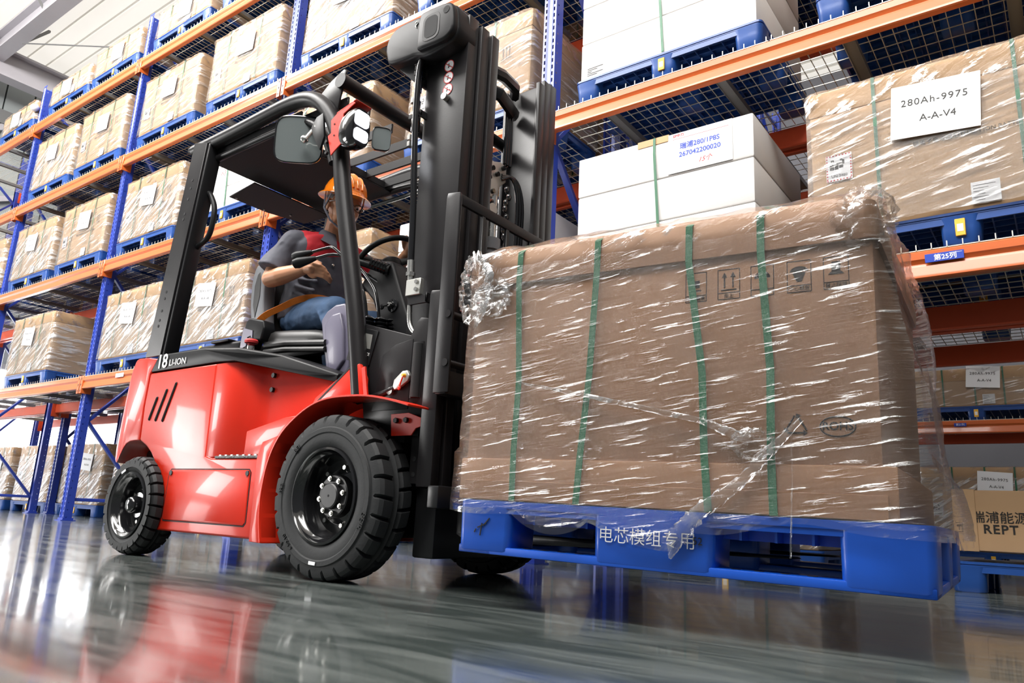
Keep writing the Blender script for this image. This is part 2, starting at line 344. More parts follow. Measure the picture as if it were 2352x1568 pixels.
# girder along the racks with an H profile, beams along the end wall
mb = MB(); mb.box(-17, 6, 3.86, 4.10, 8.00, 8.03).box(-17, 6, 3.97, 3.99, 8.03, 8.40).box(-17, 6, 3.86, 4.10, 8.40, 8.43)
struct(mb.build('roof_girder', 'girder', smooth=0)); 
mb = MB(); mb.box(-15.35, -15.05, -7, 13, 7.70, 7.74).box(-15.22, -15.18, -7, 13, 7.74, 8.2).box(-15.35, -15.05, -7, 13, 8.2, 8.24)
for k in range(8): mb.box(-15.34, -15.06, -6+k*2.4, -5.96+k*2.4, 7.74, 8.2)
struct(mb.build('end_beam', 'girder', smooth=0))
mb = MB(); mb.box(-16.0, -15.86, -7, 13, 7.15, 7.42); struct(mb.build('wall_rail_beam', 'grey_steel', smooth=0))
mb = MB(); mb.bar((-15.95, 2.6, 6.0), (-15.95, 5.4, 7.6), 0.12, 0.12); mb.bar((-15.95, 3.2, 5.0), (-15.95, 5.2, 5.9), 0.1, 0.1)
struct(mb.build('wall_brace', 'girder', smooth=0))
for i, (p, q) in enumerate((((-14.2, 4.05, 8.0), (-11.0, 6.3, 7.95)), ((-9.4, 4.4, 8.4), (-9.7, 5.6, 8.0)))):
    o = MB().cyl(p, q, 0.012, n=8).build('tie_rod', 'grey_steel'); tag(o, ['long thin steel tie rod under the white roof, low at the end wall', 'short thin steel tie rod hanging behind the tallest blue post'][i], 'tie rod')
for i, x in enumerate((-12.9, -14.1, -11.6)):
    mb = MB(); mb.prism([(0, 8.03), (0.28, 8.38), (0.28, 8.42), (0.24, 8.42), (-0.0, 8.10)], 'x', x, x+0.012)
    for k in range(len(mb.v)): mb.v[k] = (mb.v[k][0], 3.84-mb.v[k][1] if i != 1 else 4.12+mb.v[k][1], mb.v[k][2])
    o = mb.build('girder_bracket', 'grey_steel', smooth=0)
    tag(o, ['dark angled bracket on the upper side of the roof girder', 'dark angled bracket low on the roof girder by the tie rod', 'dark angled bracket at the top end of the roof girder'][i], 'bracket', 'roof girder brackets')

# ------------------------------------------------------------------ pallet racks
L = [1.5155, 2.8405, 4.132, 5.404]
XU = [-14.52, -11.534, -8.549, -5.562, -2.582, 0.40]
YR = 3.688; D1 = 0.93
Y2 = 4.76; D2 = 0.88
def omega_post():
    # a perforated C upright, front face toward -Y at y=0, height 1 unit rows of 0.05
    mb = MB(); xs = [-0.05, -0.038, -0.026, -0.013, 0.013, 0.026, 0.038, 0.05]; H = 6.07; n = int(H/0.05)
    yf = lambda x: 0.010 if abs(x) < 0.014 else 0.0
    for k in range(n+1):
        z0 = k*0.05; z1 = min(H, z0+0.05)
        if z1-z0 < 0.04: mb.box(-0.05, 0.05, 0.0, 0.002, z0, z1); continue
        for i in range(7):
            a, b = xs[i], xs[i+1]
            if i in (1, 5):
                sh = 0.002*(1 if i == 1 else -1)
                zz = [(z0, z0+0.010), (z0+0.040, z1)]
            else: zz = [(z0, z1)]
            for p, q in zz:
                mb.add([(a, yf(a), p), (b, yf(b), p), (b, yf(b), q), (a, yf(a), q)], [(0, 1, 2, 3)])
    for sgn in (-1, 1):
        x = 0.05*sgn; xi = 0.044*sgn
        n2 = int(H/0.075)
        for k in range(n2):
            z0 = k*0.075; z1 = z0+0.075
            for (ya, yb, p, q) in ((0, 0.022, z0, z1), (0.032, 0.085, z0, z1), (0.022, 0.032, z0, z0+0.030), (0.022, 0.032, z0+0.042, z1)):
                mb.add([(x, ya, p), (x, yb, p), (x, yb, q), (x, ya, q)], [(0, 1, 2, 3)])
        mb.add([(x, 0.085, 0), (0.028*sgn, 0.095, 0), (0.028*sgn, 0.095, H), (x, 0.085, H)], [(0, 1, 2, 3)])
    mb.box(-0.05, 0.05, 0.0, 0.003, H-0.02, H)
    return mb.mesh('post', 'rack_blue', smooth=0, flip=False, weld=True)
POST = omega_post()
def brace_mesh(d):
    mb = MB(); zs = [0.22, 1.05, 1.88, 2.71, 3.54, 4.37, 5.2, 5.85]
    mb.bar((0, 0.09, 0.22), (0, d-0.09, 0.22), 0.035, 0.035)
    for k in range(len(zs)-1):
        a, b = (0.09, d-0.09) if k % 2 else (d-0.09, 0.09)
        mb.bar((0, a, zs[k]), (0, b, zs[k+1]), 0.032, 0.045, up=(1, 0, 0))
    mb.bar((0, 0.09, 5.85), (0, d-0.09, 5.85), 0.035, 0.035)
    return mb.mesh('brace', 'rack_blue', bevel=0.004, seg=1)
BR1 = brace_mesh(D1); BR2 = brace_mesh(D2)
FOOT = MB().box(-0.07, 0.07, -0.03, 0.12, 0.0, 0.008).box(-0.055, 0.055, -0.008, 0.1, 0.008, 0.03).mesh('foot_plate', 'rack_blue', smooth=0)
def upright(x, y, d, br, label, group):
    r = empty('upright_frame', (x, y, 0)); tag(r, label, 'rack upright', group)
    p = link('post', POST, r); p.location = (0, 0, 0.0)
    q = link('post', POST, r); q.location = (0, d, 0); q.rotation_euler = (0, 0, PI)
    link('brace', br, r); link('foot_plate', FOOT, r); f = link('foot_plate', FOOT, r); f.location = (0, d-0.09, 0)
    return r
UNAME = ['blue rack upright partly seen at the far left edge of the front rack', 'blue rack upright, second from the end wall, with a white ball sensor on it',
         'tall blue rack upright standing clear behind the rear wheel', 'blue rack upright rising directly behind the seat',
         'blue perforated rack upright seen above the right side of the mast', 'blue rack upright beyond the right box']
for i, x in enumerate(XU[:5]): upright(x, YR, D1, BR1, UNAME[i], 'uprights of the front rack')
for i, x in enumerate(XU[:5]): upright(x, Y2, D2, BR2, 'blue upright of the rear rack row behind the ' + ['leftmost front upright', 'second front upright from the end wall', 'front upright behind the rear wheel', 'front upright behind the seat', 'front upright above the mast', 'right box'][i], 'uprights of the rear rack')
sens = MB().ball((0, 0, 0), (0.07, 0.06, 0.05)).build('sensor_ball', 'foam_white'); sens.location = (XU[1]-0.09, YR-0.05, 5.72); tag(sens, 'small white ball shaped sensor tied to the second upright from the end wall', 'sensor')

def beam_mesh():
    # step beam along X from 0 to 1 bay, front face at y = -0.05
    W = 2.979; pr = [(0.0, 0.0), (0.0, -0.125), (-0.010, -0.132), (-0.046, -0.132), (-0.052, -0.126), (-0.052, -0.112), (-0.046, -0.098), (-0.046, -0.074), (-0.040, -0.060), (-0.046, -0.048), (-0.052, -0.040), (-0.052, -0.006), (-0.046, 0.0)]
    mb = MB(); n = len(pr); vs = [(0.045, a, b) for a, b in pr]+[(W-0.045, a, b) for a, b in pr]
    mb.add(vs, [tuple(range(n)), tuple(range(n, 2*n))[::-1]]+[(i, (i+1) % n, n+(i+1) % n, n+i) for i in range(n)])
    return mb.mesh('beam_body', 'rack_orange', smooth=30)
def conn_mesh():
    # angle connector over the front of a post: plate with teardrop holes, and a return flange
    mb = MB(); mb.box(0.003, 0.05, -0.056, -0.050, -0.182, 0.012); mb.box(0.05, 0.056, -0.056, 0.05, -0.182, 0.012)
    return mb.mesh('connector', 'rack_orange', bevel=0.003, seg=1)
def hole_mesh():
    mb = MB()
    for z in (-0.02, -0.085, -0.150): mb.cyl((0.026, -0.0570, z), (0.026, -0.0558, z), 0.009, n=10); mb.box(0.022, 0.030, -0.0568, -0.0558, z-0.018, z)
    return mb.mesh('slot', 'ink', smooth=0)
BEAM = beam_mesh(); CONN = conn_mesh(); HOLES = hole_mesh()
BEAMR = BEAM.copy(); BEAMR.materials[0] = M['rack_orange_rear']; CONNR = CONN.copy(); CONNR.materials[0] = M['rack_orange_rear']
def beam(x, y, z, label, group, rear=False, flip=False):
    r = empty('rack_beam', (x, y, z)); tag(r, label, 'rack beam', group, 'thing')
    b = link('beam_body', BEAMR if rear else BEAM, r)
    a = link('connector', CONNR if rear else CONN, r); link('slot', HOLES, a)
    c = link('connector', CONNR if rear else CONN, r); c.location = (2.979, 0, 0); c.scale = (-1, 1, 1); link('slot', HOLES, c)
    if flip: r.rotation_euler = (0, 0, PI); r.location = (x+2.982, y, z)
    return r
def deck_mesh(d):
    # wire grid over half a bay: cross wires end in upturned hooks at the front beam
    mb = MB(); W = 1.425; r = 0.0021
    n = int(W/0.06)
    for k in range(n+1):
        x = 0.01+k*(W-0.02)/n
        mb.bar((x, -0.050, 0.003), (x, d-0.056, 0.003), 2*r, 2*r); mb.bar((x, -0.050, 0.0), (x, -0.050, 0.026), 2.0*r, 2.0*r, up=(1, 0, 0))
    m_ = int(d/0.09)
    for k in range(m_+1):
        y = -0.046+k*(d-0.014)/m_; mb.bar((0, y, -0.001), (W, y, -0.001), 2*r, 2*r)
    return mb.mesh('wire_grid', 'wire', smooth=0)
def chan_mesh(d):
    return MB().box(-0.03, 0.03, 0.004, d-0.1, -0.034, -0.006).box(-0.03, -0.027, 0.004, d-0.1, -0.045, -0.034).box(0.027, 0.03, 0.004, d-0.1, -0.045, -0.034).mesh('support_channel', 'grey_steel', smooth=0)
DK = {1: deck_mesh(D1+0.05), 2: deck_mesh(D2+0.05)}; CH = {1: chan_mesh(D1), 2: chan_mesh(D2)}
def deck(x, y, z, k, label, group):
    r = empty('wire_deck', (x, y, z+0.0045)); tag(r, label, 'wire deck', group)
    link('wire_grid', DK[k], r)
    for q in (0.36, 1.09):
        c = link('support_channel', CH[k], r); c.location = (q, 0, 0)
    return r
BAY = ['at the far left edge', 'next to the left edge', 'behind the rear wheel and counterweight', 'behind the driver', 'behind the mast and carried load', ]
BAYN = ['first bay from end wall', 'second bay from end wall', 'bay behind counterweight', 'bay behind driver', 'bay right of mast']
LEV = ['lowest level', 'second level', 'third level', 'top level']
for li, z in enumerate(L):
    for bi in range(5):
        x = XU[bi]
        if bi == 0 and li > 4: continue
        beam(x, YR, z, 'bright orange front beam, front rack, %s, %s' % (LEV[li], BAYN[bi]), 'orange front beams')
        beam(x, YR+D1, z, 'dark orange back beam, front rack, %s, %s' % (LEV[li], BAYN[bi]), 'rear beams of the front rack', True, True)
        beam(x, Y2+D2, z, 'dark orange far beam, rear rack, %s, %s' % (LEV[li], BAYN[bi]), 'beams of the rear rack', True, True)
        if bi in (0, 1, 3, 4) or li < 1: beam(x, Y2, z, 'orange near beam, rear rack, %s, %s' % (LEV[li], BAYN[bi]), 'beams of the rear rack', True)
        for h in (0, 1):
            deck(x+0.060+h*1.434, YR, z, 1, 'wire deck, front rack, %s, %s half, %s' % (LEV[li], ('left', 'right')[h], BAYN[bi]), 'wire decks of the front rack')
            deck(x+0.060+h*1.434, Y2, z, 2, 'wire deck, rear rack, %s, %s half, %s' % (LEV[li], ('left', 'right')[h], BAYN[bi]), 'wire decks of the rear rack')
# beam signs
s_ = empty('row_sign', (-0.355, YR-0.056, L[0]-0.055), True)
MB().box(-0.435, -0.283, YR-0.0565, YR-0.053, L[0]-0.062, L[0]-0.022).build('plate', 'sign_blue', s_, bevel=0.001, seg=1)
put_text('第25列', (-0.355, YR-0.057, L[0]-0.044), 0.030, 'ink_white', s_, off=0.0006)
MB().box(-0.33, -0.29, YR-0.0572, YR-0.0565, L[0]-0.030, L[0]-0.0285).build('lettering', 'ink_white', s_, smooth=0)
tag(s_, 'small blue row sign with white writing on the lowest orange beam at right', 'sign')
s2 = empty('row_sign', (-7.7, YR-0.056, L[0]-0.04), True)
MB().box(-7.78, -7.62, YR-0.0565, YR-0.053, L[0]-0.062, L[0]-0.022).build('plate', 'paper', s2, smooth=0)
tag(s2, 'small pale row sign on the lowest orange beam left of the forklift', 'sign')

# ------------------------------------------------------------------ pallets
def rrect(x0, x1, y0, y1, r, n=4):
    p = []
    for cx, cy, a0 in ((x1-r, y0+r, -PI/2), (x1-r, y1-r, 0), (x0+r, y1-r, PI/2), (x0+r, y0+r, PI)):
        for k in range(n+1): a = a0+PI/2*k/n; p.append((cx+r*math.cos(a), cy+r*math.sin(a)))
    return p
def pallet_proto(W=1.2, D=0.9, H=0.15, mat='pallet_blue', loc=(0, 0, 0)):
    r = empty('plastic_pallet', loc)
    mb = MB(); mb.prism(rrect(-W/2, W/2, -D/2, D/2, 0.03), 'z', H-0.012, H)
    mb.prism(rrect(-W/2+0.004, W/2-0.004, -D/2+0.004, D/2-0.004, 0.03), 'z', H-0.020, H-0.012)
    for y in (-D/2+0.006, D/2-0.018): mb.box(-W/2+0.03, W/2-0.03, y, y+0.012, H-0.052, H-0.02)
    for x in (-W/2+0.006, W/2-0.018): mb.box(x, x+0.012, -D/2+0.03, D/2-0.03, H-0.052, H-0.02)
    for k in range(1, 15): x = -W/2+W*k/15; mb.box(x-0.003, x+0.003, -D/2+0.02, D/2-0.02, H-0.046, H-0.02)
    for k in range(1, 12): y = -D/2+D*k/12; mb.box(-W/2+0.02, W/2-0.02, y-0.003, y+0.003, H-0.046, H-0.02)
    mb.build('deck_board', mat, r, smooth=30)
    xs = ((-W/2, -W/2+0.165), (-0.085, 0.085), (W/2-0.165, W/2)); ys = ((-D/2, -D/2+0.15), (-0.07, 0.07), (D/2-0.15, D/2))
    for i, (a, b) in enumerate(xs):
        for j, (c, d) in enumerate(ys):
            l = MB(); R = []
            for z, e in ((0, 0.012), (0.006, 0.008), (H*0.5, 0.004), (H-0.05, 0.001), (H-0.02, -0.003)):
                R.append([(p[0], p[1], z) for p in rrect(a+e+0.002, b-e-0.002, c+e+0.002, d-e-0.002, 0.035)])
            l.rings(R)
            o = l.build('leg', mat, r, smooth=50)
            if i == 1 and j == 0:
                MB().box(-0.020, 0.020, c-0.004, c+0.006, 0.035, H-0.035).build('tag_plate', 'tag_yellow', o, bevel=0.002, seg=1)
                MB().box(-0.012, 0.012, c-0.005, c-0.004, 0.055, 0.09).build('tag_print', 'paper', o, smooth=0)
    return r
PAL = pallet_proto()
used = set()
def put(proto, x, y, z, label, cat, group, rz=0.0):
    # the first use moves the built one itself, later uses copy it with its parts
    if proto.name not in used: used.add(proto.name); o = proto
    else: o = copy_tree(proto)
    o.location = (x, y, z); o.rotation_euler = (0, 0, rz); tag(o, label, cat, group); return o

# ------------------------------------------------------------------ cartons
def perim(W, D, N, r=0.02):
    # points round a rounded rectangle with their outward normals
    segs = [((-W/2+r, -D/2), (W/2-r, -D/2)), ((W/2, -D/2+r), (W/2, D/2-r)), ((W/2-r, D/2), (-W/2+r, D/2)), ((-W/2, D/2-r), (-W/2, -D/2+r))]
    nn = [(0, -1), (1, 0), (0, 1), (-1, 0)]; out = []
    per = 2*(W+D)
    for (a, b), n in zip(segs, nn):
        L_ = math.dist(a, b); k = max(3, int(N*L_/per))
        for i in range(k):
            t = i/(k-1); out.append(((a[0]+(b[0]-a[0])*t, a[1]+(b[1]-a[1])*t), n))
        m = nn[(nn.index(n)+1) % 4]; out.append(((b[0]+(n[0]*0+m[0])*r*0.7-0 if False else b[0]+(r*0.7 if m[0] > 0 or n[0] > 0 else -r*0.7)*0.4, b[1]+(m[1]-n[1])*r*0.3), ((n[0]+m[0])*0.7, (n[1]+m[1])*0.7)))
    return out
def wrap_mesh(W, D, z0, z1, seed, mats=('wrap', 'wrap_crumple'), amp=0.006, top=0.14, ctop=0.10, N=90, rows=16, off=0.006, base=0.0, bot_amp=0.02):
    pr = perim(W, D, N); R = []; mi = []
    zs = [z0+(z1-z0)*k/rows for k in range(rows+1)]
    for k, z in enumerate(zs):
        ring = []; t = k/rows; near_top = max(0, 1-(z1-z)/ctop)
        for (p, n) in pr:
            q = Vector((p[0]*3.0, p[1]*3.0, z*3.0+seed*11.3)); d = noise.noise(q)*amp + noise.noise(Vector((p[0]*17, p[1]*17, z*17+seed*3)))*(amp*0.5+near_top*0.014)
            d += near_top*0.010 + base*(1-t)**2
            zz = z + (noise.noise(Vector((p[0]*6, p[1]*6, seed)))*bot_amp if k == 0 else 0)
            ring.append((p[0]+n[0]*(off+abs(d)), p[1]+n[1]*(off+abs(d)), zz))
        R.append(ring)
    for s_in, dz in ((0.03, 0.010), (top, 0.006)):
        ring = []
        for (p, n) in pr:
            a = 1-s_in*2/W; b = 1-s_in*2/D
            ring.append((p[0]*a, p[1]*b, z1+dz+0.006*noise.noise(Vector((p[0]*15, p[1]*15, seed+5)))))
        R.append(ring)
    mb = MB(); mb.rings(R, True, False)
    n = len(pr); nk = int(rows*(1-ctop/(z1-z0)))
    mb.mi = [1 if (i//n) >= nk else 0 for i in range(len(mb.f))]
    return mb.mesh('stretch_wrap', list(mats), smooth=60)
def strap_mesh(x, W, D, H, wd=0.016, lean=0.0, z0=-0.122):
    # band round the carton and down to the pallet, front and back, over the top
    mb = MB(); e = 0.0035
    pts = [(x+lean, -D/2-e-0.012, z0+0.13), (x+lean*0.9, -D/2-e-0.004, 0.02), (x, -D/2-e-0.006, H-0.10), (x, -D/2-e-0.004, H+e*0.3), (x, D/2+e, H+e*0.3), (x, D/2+e+0.004, z0+0.13)]
    for a, b in zip(pts[:-1], pts[1:]):
        mb.bar(a, b, wd if abs(a[2]-b[2]) > 0.01 else wd, 0.0016, up=(0, 1, 0) if abs(a[2]-b[2]) > 0.01 else (0, 0, 1))
    return mb.mesh('strap', 'strap_green', smooth=0)
def carton(W=1.14, D=0.88, H=0.72, seed=1, wrap='wrap', board='cardboard', label=(0.0, 0.0), lines=(), tray=False, nstrap=2, wrap_on=True, ls=1.12, outer=0.014):
    r = empty('wrapped_carton')
    MB().box(-W/2, W/2, -D/2, D/2, 0, H-0.02).build('carton_body', board, r, bevel=0.008)
    mb = MB(); mb.box(-W/2-0.006, W/2+0.006, -D/2-0.006, D/2+0.006, H-0.13, H); mb.build('carton_lid', board, r, bevel=0.008)
    for k in range(nstrap):
        x = (-W*0.25, W*0.22, 0)[k]; link('strap', strap_mesh(x, W+0.012, D+0.012, H), r)
    random.seed(seed)
    # paper sheet taped to the front, slightly turned
    lw, lh = 0.27*ls, 0.20*ls; t = 0.06+0.05*random.random(); lx, lz = label[0]-0.02, H-0.24+label[1]
    pl = MB(); c, s = math.cos(t), math.sin(t)
    q = [(lx+a*c+b*s, lz-a*s+b*c) for a, b in ((-lw/2, -lh/2), (lw/2, -lh/2), (lw/2, lh/2), (-lw/2, lh/2))]
    pl.prism(q, 'y', -D/2-0.0125-outer, -D/2-0.0115-outer); lab = pl.build('paper_label', 'paper', r, smooth=0)
    put_text('280Ah-9975', (lx, -D/2-0.0135-outer, lz+0.03*ls), 0.036*ls, 'ink', lab, tilt=-t+0.0, shear=0.0, spacing=1.15); put_text('A-A-V4', (lx+0.01, -D/2-0.0135-outer, lz-0.035*ls), 0.036*ls, 'ink', lab, tilt=-t)
    if H > 0.6: put_text('锂离子电池组/LITHIUM ION BATTERIES', (0.08, -D/2-0.0075, H-0.40), 0.027, 'ink', r, name='printing')
    if H > 0.5: put_marks(r, 0.36, -D/2-0.0075, H-0.27)
    # small hazard label lower left
    if H > 0.6: hazard(r, W, D, H)
    slip(r, D)
    if wrap_on: link('stretch_wrap', wrap_mesh(W+0.012, D+0.012, 0.010, H, seed, (wrap, 'wrap_crumple'), off=0.009, base=0.012, bot_amp=0.008), r)
    return r
def hazard(r, W, D, H):
    ms = MB().box(-W/2+0.07, -W/2+0.19, -D/2-0.009, -D/2-0.008, H-0.50, H-0.36).build('hazard_label', 'paper', r, smooth=0)
    hz = MB()
    for k in range(8):
        a = -W/2+0.072+k*0.0148; hz.box(a, a+0.008, -D/2-0.0098, -D/2-0.009, H-0.368, H-0.362); hz.box(a, a+0.008, -D/2-0.0098, -D/2-0.009, H-0.498, H-0.492)
        b = H-0.49+k*0.0155; hz.box(-W/2+0.072, -W/2+0.078, -D/2-0.0098, -D/2-0.009, b, b+0.008); hz.box(-W/2+0.182, -W/2+0.188, -D/2-0.0098, -D/2-0.009, b, b+0.008)
    hz.build('hatched_border', 'ink_red', ms, smooth=0)
    b_ = MB()
    for k, (dx, dz, ww, hh) in enumerate(((0.03, 0.06, 0.02, 0.035), (0.052, 0.06, 0.018, 0.028), (0.035, 0.095, 0.016, 0.018), (0.072, 0.066, 0.02, 0.015), (0.062, 0.086, 0.03, 0.008), (0.088, 0.085, 0.01, 0.024), (0.078, 0.104, 0.012, 0.010))):
        b_.box(-W/2+0.07+dx-0.012, -W/2+0.07+dx+ww-0.012, -D/2-0.0098, -D/2-0.009, H-0.50+dz, H-0.50+dz+hh)
    b_.build('pictogram', 'ink', ms, smooth=0); put_text('UN 3480', (-W/2+0.13, -D/2-0.0098, H-0.475), 0.020, 'ink', ms)
def slip(r, D):
    sl = MB().box(0.06, 0.17, -D/2-0.0130, -D/2-0.0120, 0.02, 0.12).build('delivery_slip', 'paper', r, smooth=0)
    tl = MB()
    for k in range(6): tl.box(0.068, 0.068+0.09*random.uniform(0.4, 1), -D/2-0.0138, -D/2-0.013, 0.032+k*0.014, 0.0345+k*0.014)
    tl.build('printing', 'ink', sl, smooth=0)
def put_marks(parent, x, y, z, s=1.0):
    # the row of handling symbols: up arrows, umbrella
    mb = MB(); b = lambda a, c, d, e: mb.box(x+a*s, x+c*s, y-0.0006, y, z+d*s, z+e*s)
    b(-0.05, 0.05, -0.055, -0.050)
    for q in (-0.028, 0.0, 0.028):
        b(q-0.003, q+0.003, -0.045, 0.03)
        mb.prism([(x+(q-0.010)*s, z+0.025*s), (x+(q+0.010)*s, z+0.025*s), (x+q*s, z+0.045*s)], 'y', y-0.0006, y)
    mb.build('handling_marks', 'ink', parent, smooth=0)
C1 = carton(seed=1, wrap='wrap', label=(0.05, 0.0)); C2 = carton(seed=2, wrap='wrap_heavy', label=(-0.02, -0.02)); C3 = carton(seed=3, wrap='wrap', H=0.70, label=(0.02, 0.0))
# big printed carton near the camera on the lowest level
C8 = carton(H=0.36, seed=6, wrap='wrap', label=(0.05, 0.08)); C9 = carton(H=0.30, seed=8, wrap='wrap_heavy', label=(-0.05, 0.1))
C4 = carton(W=1.22, D=0.9, H=0.765, seed=4, wrap='wrap', label=(-0.03, -0.0), ls=1.35, outer=0.016)
def foam_block(W=1.14, D=0.88, n=3, h=0.24, sheet=False, note=''):
    r = empty('foam_crate_stack')
    H = n*h
    mb = MB()
    for k in range(n): mb.box(-W/2+0.002*(k % 2), W/2-0.002*(k % 2), -D/2+0.001*(k % 2), D/2, k*h+0.002, (k+1)*h-0.001)
    mb.build('foam_body', 'foam_white', r, bevel=0.010)
    link('strap', strap_mesh(-0.03, W, D, H, lean=0.04), r)
    if sheet:
        t = 0.10; c, s = math.cos(t), math.sin(t); lx, lz = 0.245, H-0.120
        q = [(lx+a*c-b*s*0, lz+b) for a, b in ((-0.19, -0.13), (0.19, -0.13), (0.19, 0.115), (-0.19, 0.115))]
        sh = MB().prism(q, 'y', -D/2-0.004, -D/2-0.003).build('paper_sheet', 'paper', r, smooth=0)
        put_text('瑞浦280/1P8S', (lx, -D/2-0.0048, lz+0.025), 0.041, 'sign_blue', sh, off=0.0009)
        put_text('267042200020', (lx, -D/2-0.0048, lz-0.025), 0.041, 'sign_blue', sh, off=0.0009)
        put_text('15个', (lx+0.03, -D/2-0.0048, lz-0.085), 0.040, 'ink_red', sh, shear=0.4)
        put_text('EP中力', (lx-0.125, -D/2-0.0048, lz+0.098), 0.022, 'ink_red', sh, off=0.0005)
        MB().box(lx-0.16, lx+0.17, -D/2-0.0048, -D/2-0.004, lz+0.078, lz+0.080).build('red_line', 'ink_red', sh, smooth=0)
        MB().box(-0.14, 0.06, -D/2-0.004, -D/2+0.03, H-0.04, H+0.004).build('edge_protector', 'cardboard', r, bevel=0.002, seg=1)
        put_text('171', (-0.06, -D/2-0.001, 0.15), 0.05, 'ink_red', r, shear=0.3)
    elif note: put_text(note, (-0.1, -D/2-0.0012, H-0.30), 0.07, 'ink_red', r, shear=0.4, off=-0.001)
    tl = MB()
    for k in range(5): tl.box(-W/2+0.05, -W/2+0.05+0.12*(0.6+0.4*math.sin(k*2.1)), -D/2-0.002, -D/2-0.001, 0.03+k*0.012, 0.033+k*0.012)
    tl.build('printing', 'ink', r, smooth=0)
    return r
F1 = foam_block(n=3, h=0.27); F2 = foam_block(W=1.1, n=3, h=0.26, sheet=True); F3 = foam_block(n=3, h=0.23, note='60J')
F4 = foam_block(n=3, h=0.22)

def load_on(proto, x0, li, side, kind, y=YR-0.046, rack='front rack', where='', W=1.2, pz=0.15, rz=0.0, zz=None, dpal=0.9):
    x0 = x0*0.987 if y < YR else x0; z = (L[li] if zz is None else zz)+(0.010 if zz is None else 0.006); cx = x0+W/2; cy = y+dpal/2
    put(PAL, cx, cy, z, 'pallet under ' + where.replace('film wrapped ', '').replace(' wrapped', ''), 'pallet', 'pallets in the racks')
    return put(proto, cx+random.uniform(-0.012, 0.012), cy+random.uniform(0, 0.012), z+pz, where, {'c': 'carton', 'f': 'foam crate'}[kind], {'c': 'wrapped cartons in the racks', 'f': 'white foam crates in the racks'}[kind], rz)
SP = [ # proto, pallet left edge X, level, kind, description
 (C2, -11.375, 2, 'c', 'film wrapped brown carton on the third level, left in the second bay'),
 (C1, -10.0, 2, 'c', 'film wrapped carton on the third level, touching the upright behind the rear wheel'),
 (C3, -8.406, 2, 'c', 'wrapped carton with bare brown right side, third level, left above the guard'),
 (C1, -6.98, 2, 'c', 'tall wrapped carton on the third level left of the upright behind the seat'),
 (C2, -5.42, 2, 'c', 'wrapped carton cut by the top edge, above the headlight mirror'),
 (C3, -3.93, 2, 'c', 'carton cut by the top edge, directly above the mast'),
 (C9, -11.28, 3, 'c', 'pale carton on the top level between the two left posts, left one'),
 (C8, -9.98, 3, 'c', 'pale carton on the top level just left of the tallest post'),
 (C8, -8.42, 3, 'c', 'pale carton on the top level just right of the tallest post'),
 (C8, -6.98, 3, 'c', 'carton on the top level at the top edge, second right of tallest post'),
 (C9, -13.0, 3, 'c', 'pale carton at the top level by the left edge, white ball beside it'),
 (C2, -11.40, 1, 'c', 'wrapped carton on the second level by the left edge, bare brown side'),
 (C1, -10.0, 1, 'c', 'crinkly wrapped carton on the second level left of the upright'),
 (C2, -8.44, 1, 'c', 'wrapped brown carton on the second level, left of the rear pillar'),
 (F3, -6.96, 1, 'f', 'white foam stack with red scribble seen under the guard roof'),
 (C3, -5.55, 1, 'c', 'brown carton on the second level seen through the guard roof bars'),
 (C1, -3.94, 1, 'c', 'big brown film wrapped carton seen on both sides of the mast'),
 (F1, -2.36, 1, 'f', 'tall white foam stack with green strap, cut by the top edge'),
 (C1, -0.86, 1, 'c', 'wrapped brown carton cut by the top right corner'),
 (C2, -13.02, 1, 'c', 'wrapped carton on the second level cut by the left edge'),
 (C2, -10.86, 0, 'c', 'wide carton on the lowest level with a long bare brown side'),
 (C2, -8.43, 0, 'c', 'heavily wrapped carton on the lowest level left of the rear pillar'),
 (C2, -6.98, 0, 'c', 'wrapped carton with large paper, lowest level, right of the rear pillar'),
 (C3, -5.39, 0, 'c', 'glossy wrapped carton seen between driver and steering wheel'),
 (F4, -3.92, 0, 'f', 'white foam stack behind the steering wheel and hose'),
 (F2, -2.37, 0, 'f', 'white foam stack with printed sheet and green strap above the carried load'),
 (C4, -0.90, 0, 'c', 'large film wrapped lithium battery carton at the right edge'),
]
for a in SP: load_on(a[0], a[1], a[2], 0, a[3], where=a[4])
REAR = []
for li in (0, 1, 2):
    for j, x in enumerate((-13.0, -11.3, -9.9, -8.3, -6.9, -5.4, -3.9, -2.3, -0.9)):
        if li == 1 and j == 7: continue
        REAR.append((C3, x, li, 'c', 'rear rack carton, %s, number %s from end wall' % (LEV[li], ('one', 'two', 'three', 'four', 'five', 'six', 'seven', 'eight', 'nine')[j])))
for a in REAR: load_on(a[0], a[1], a[2], 0, a[3], where=a[4], y=Y2+0.02)

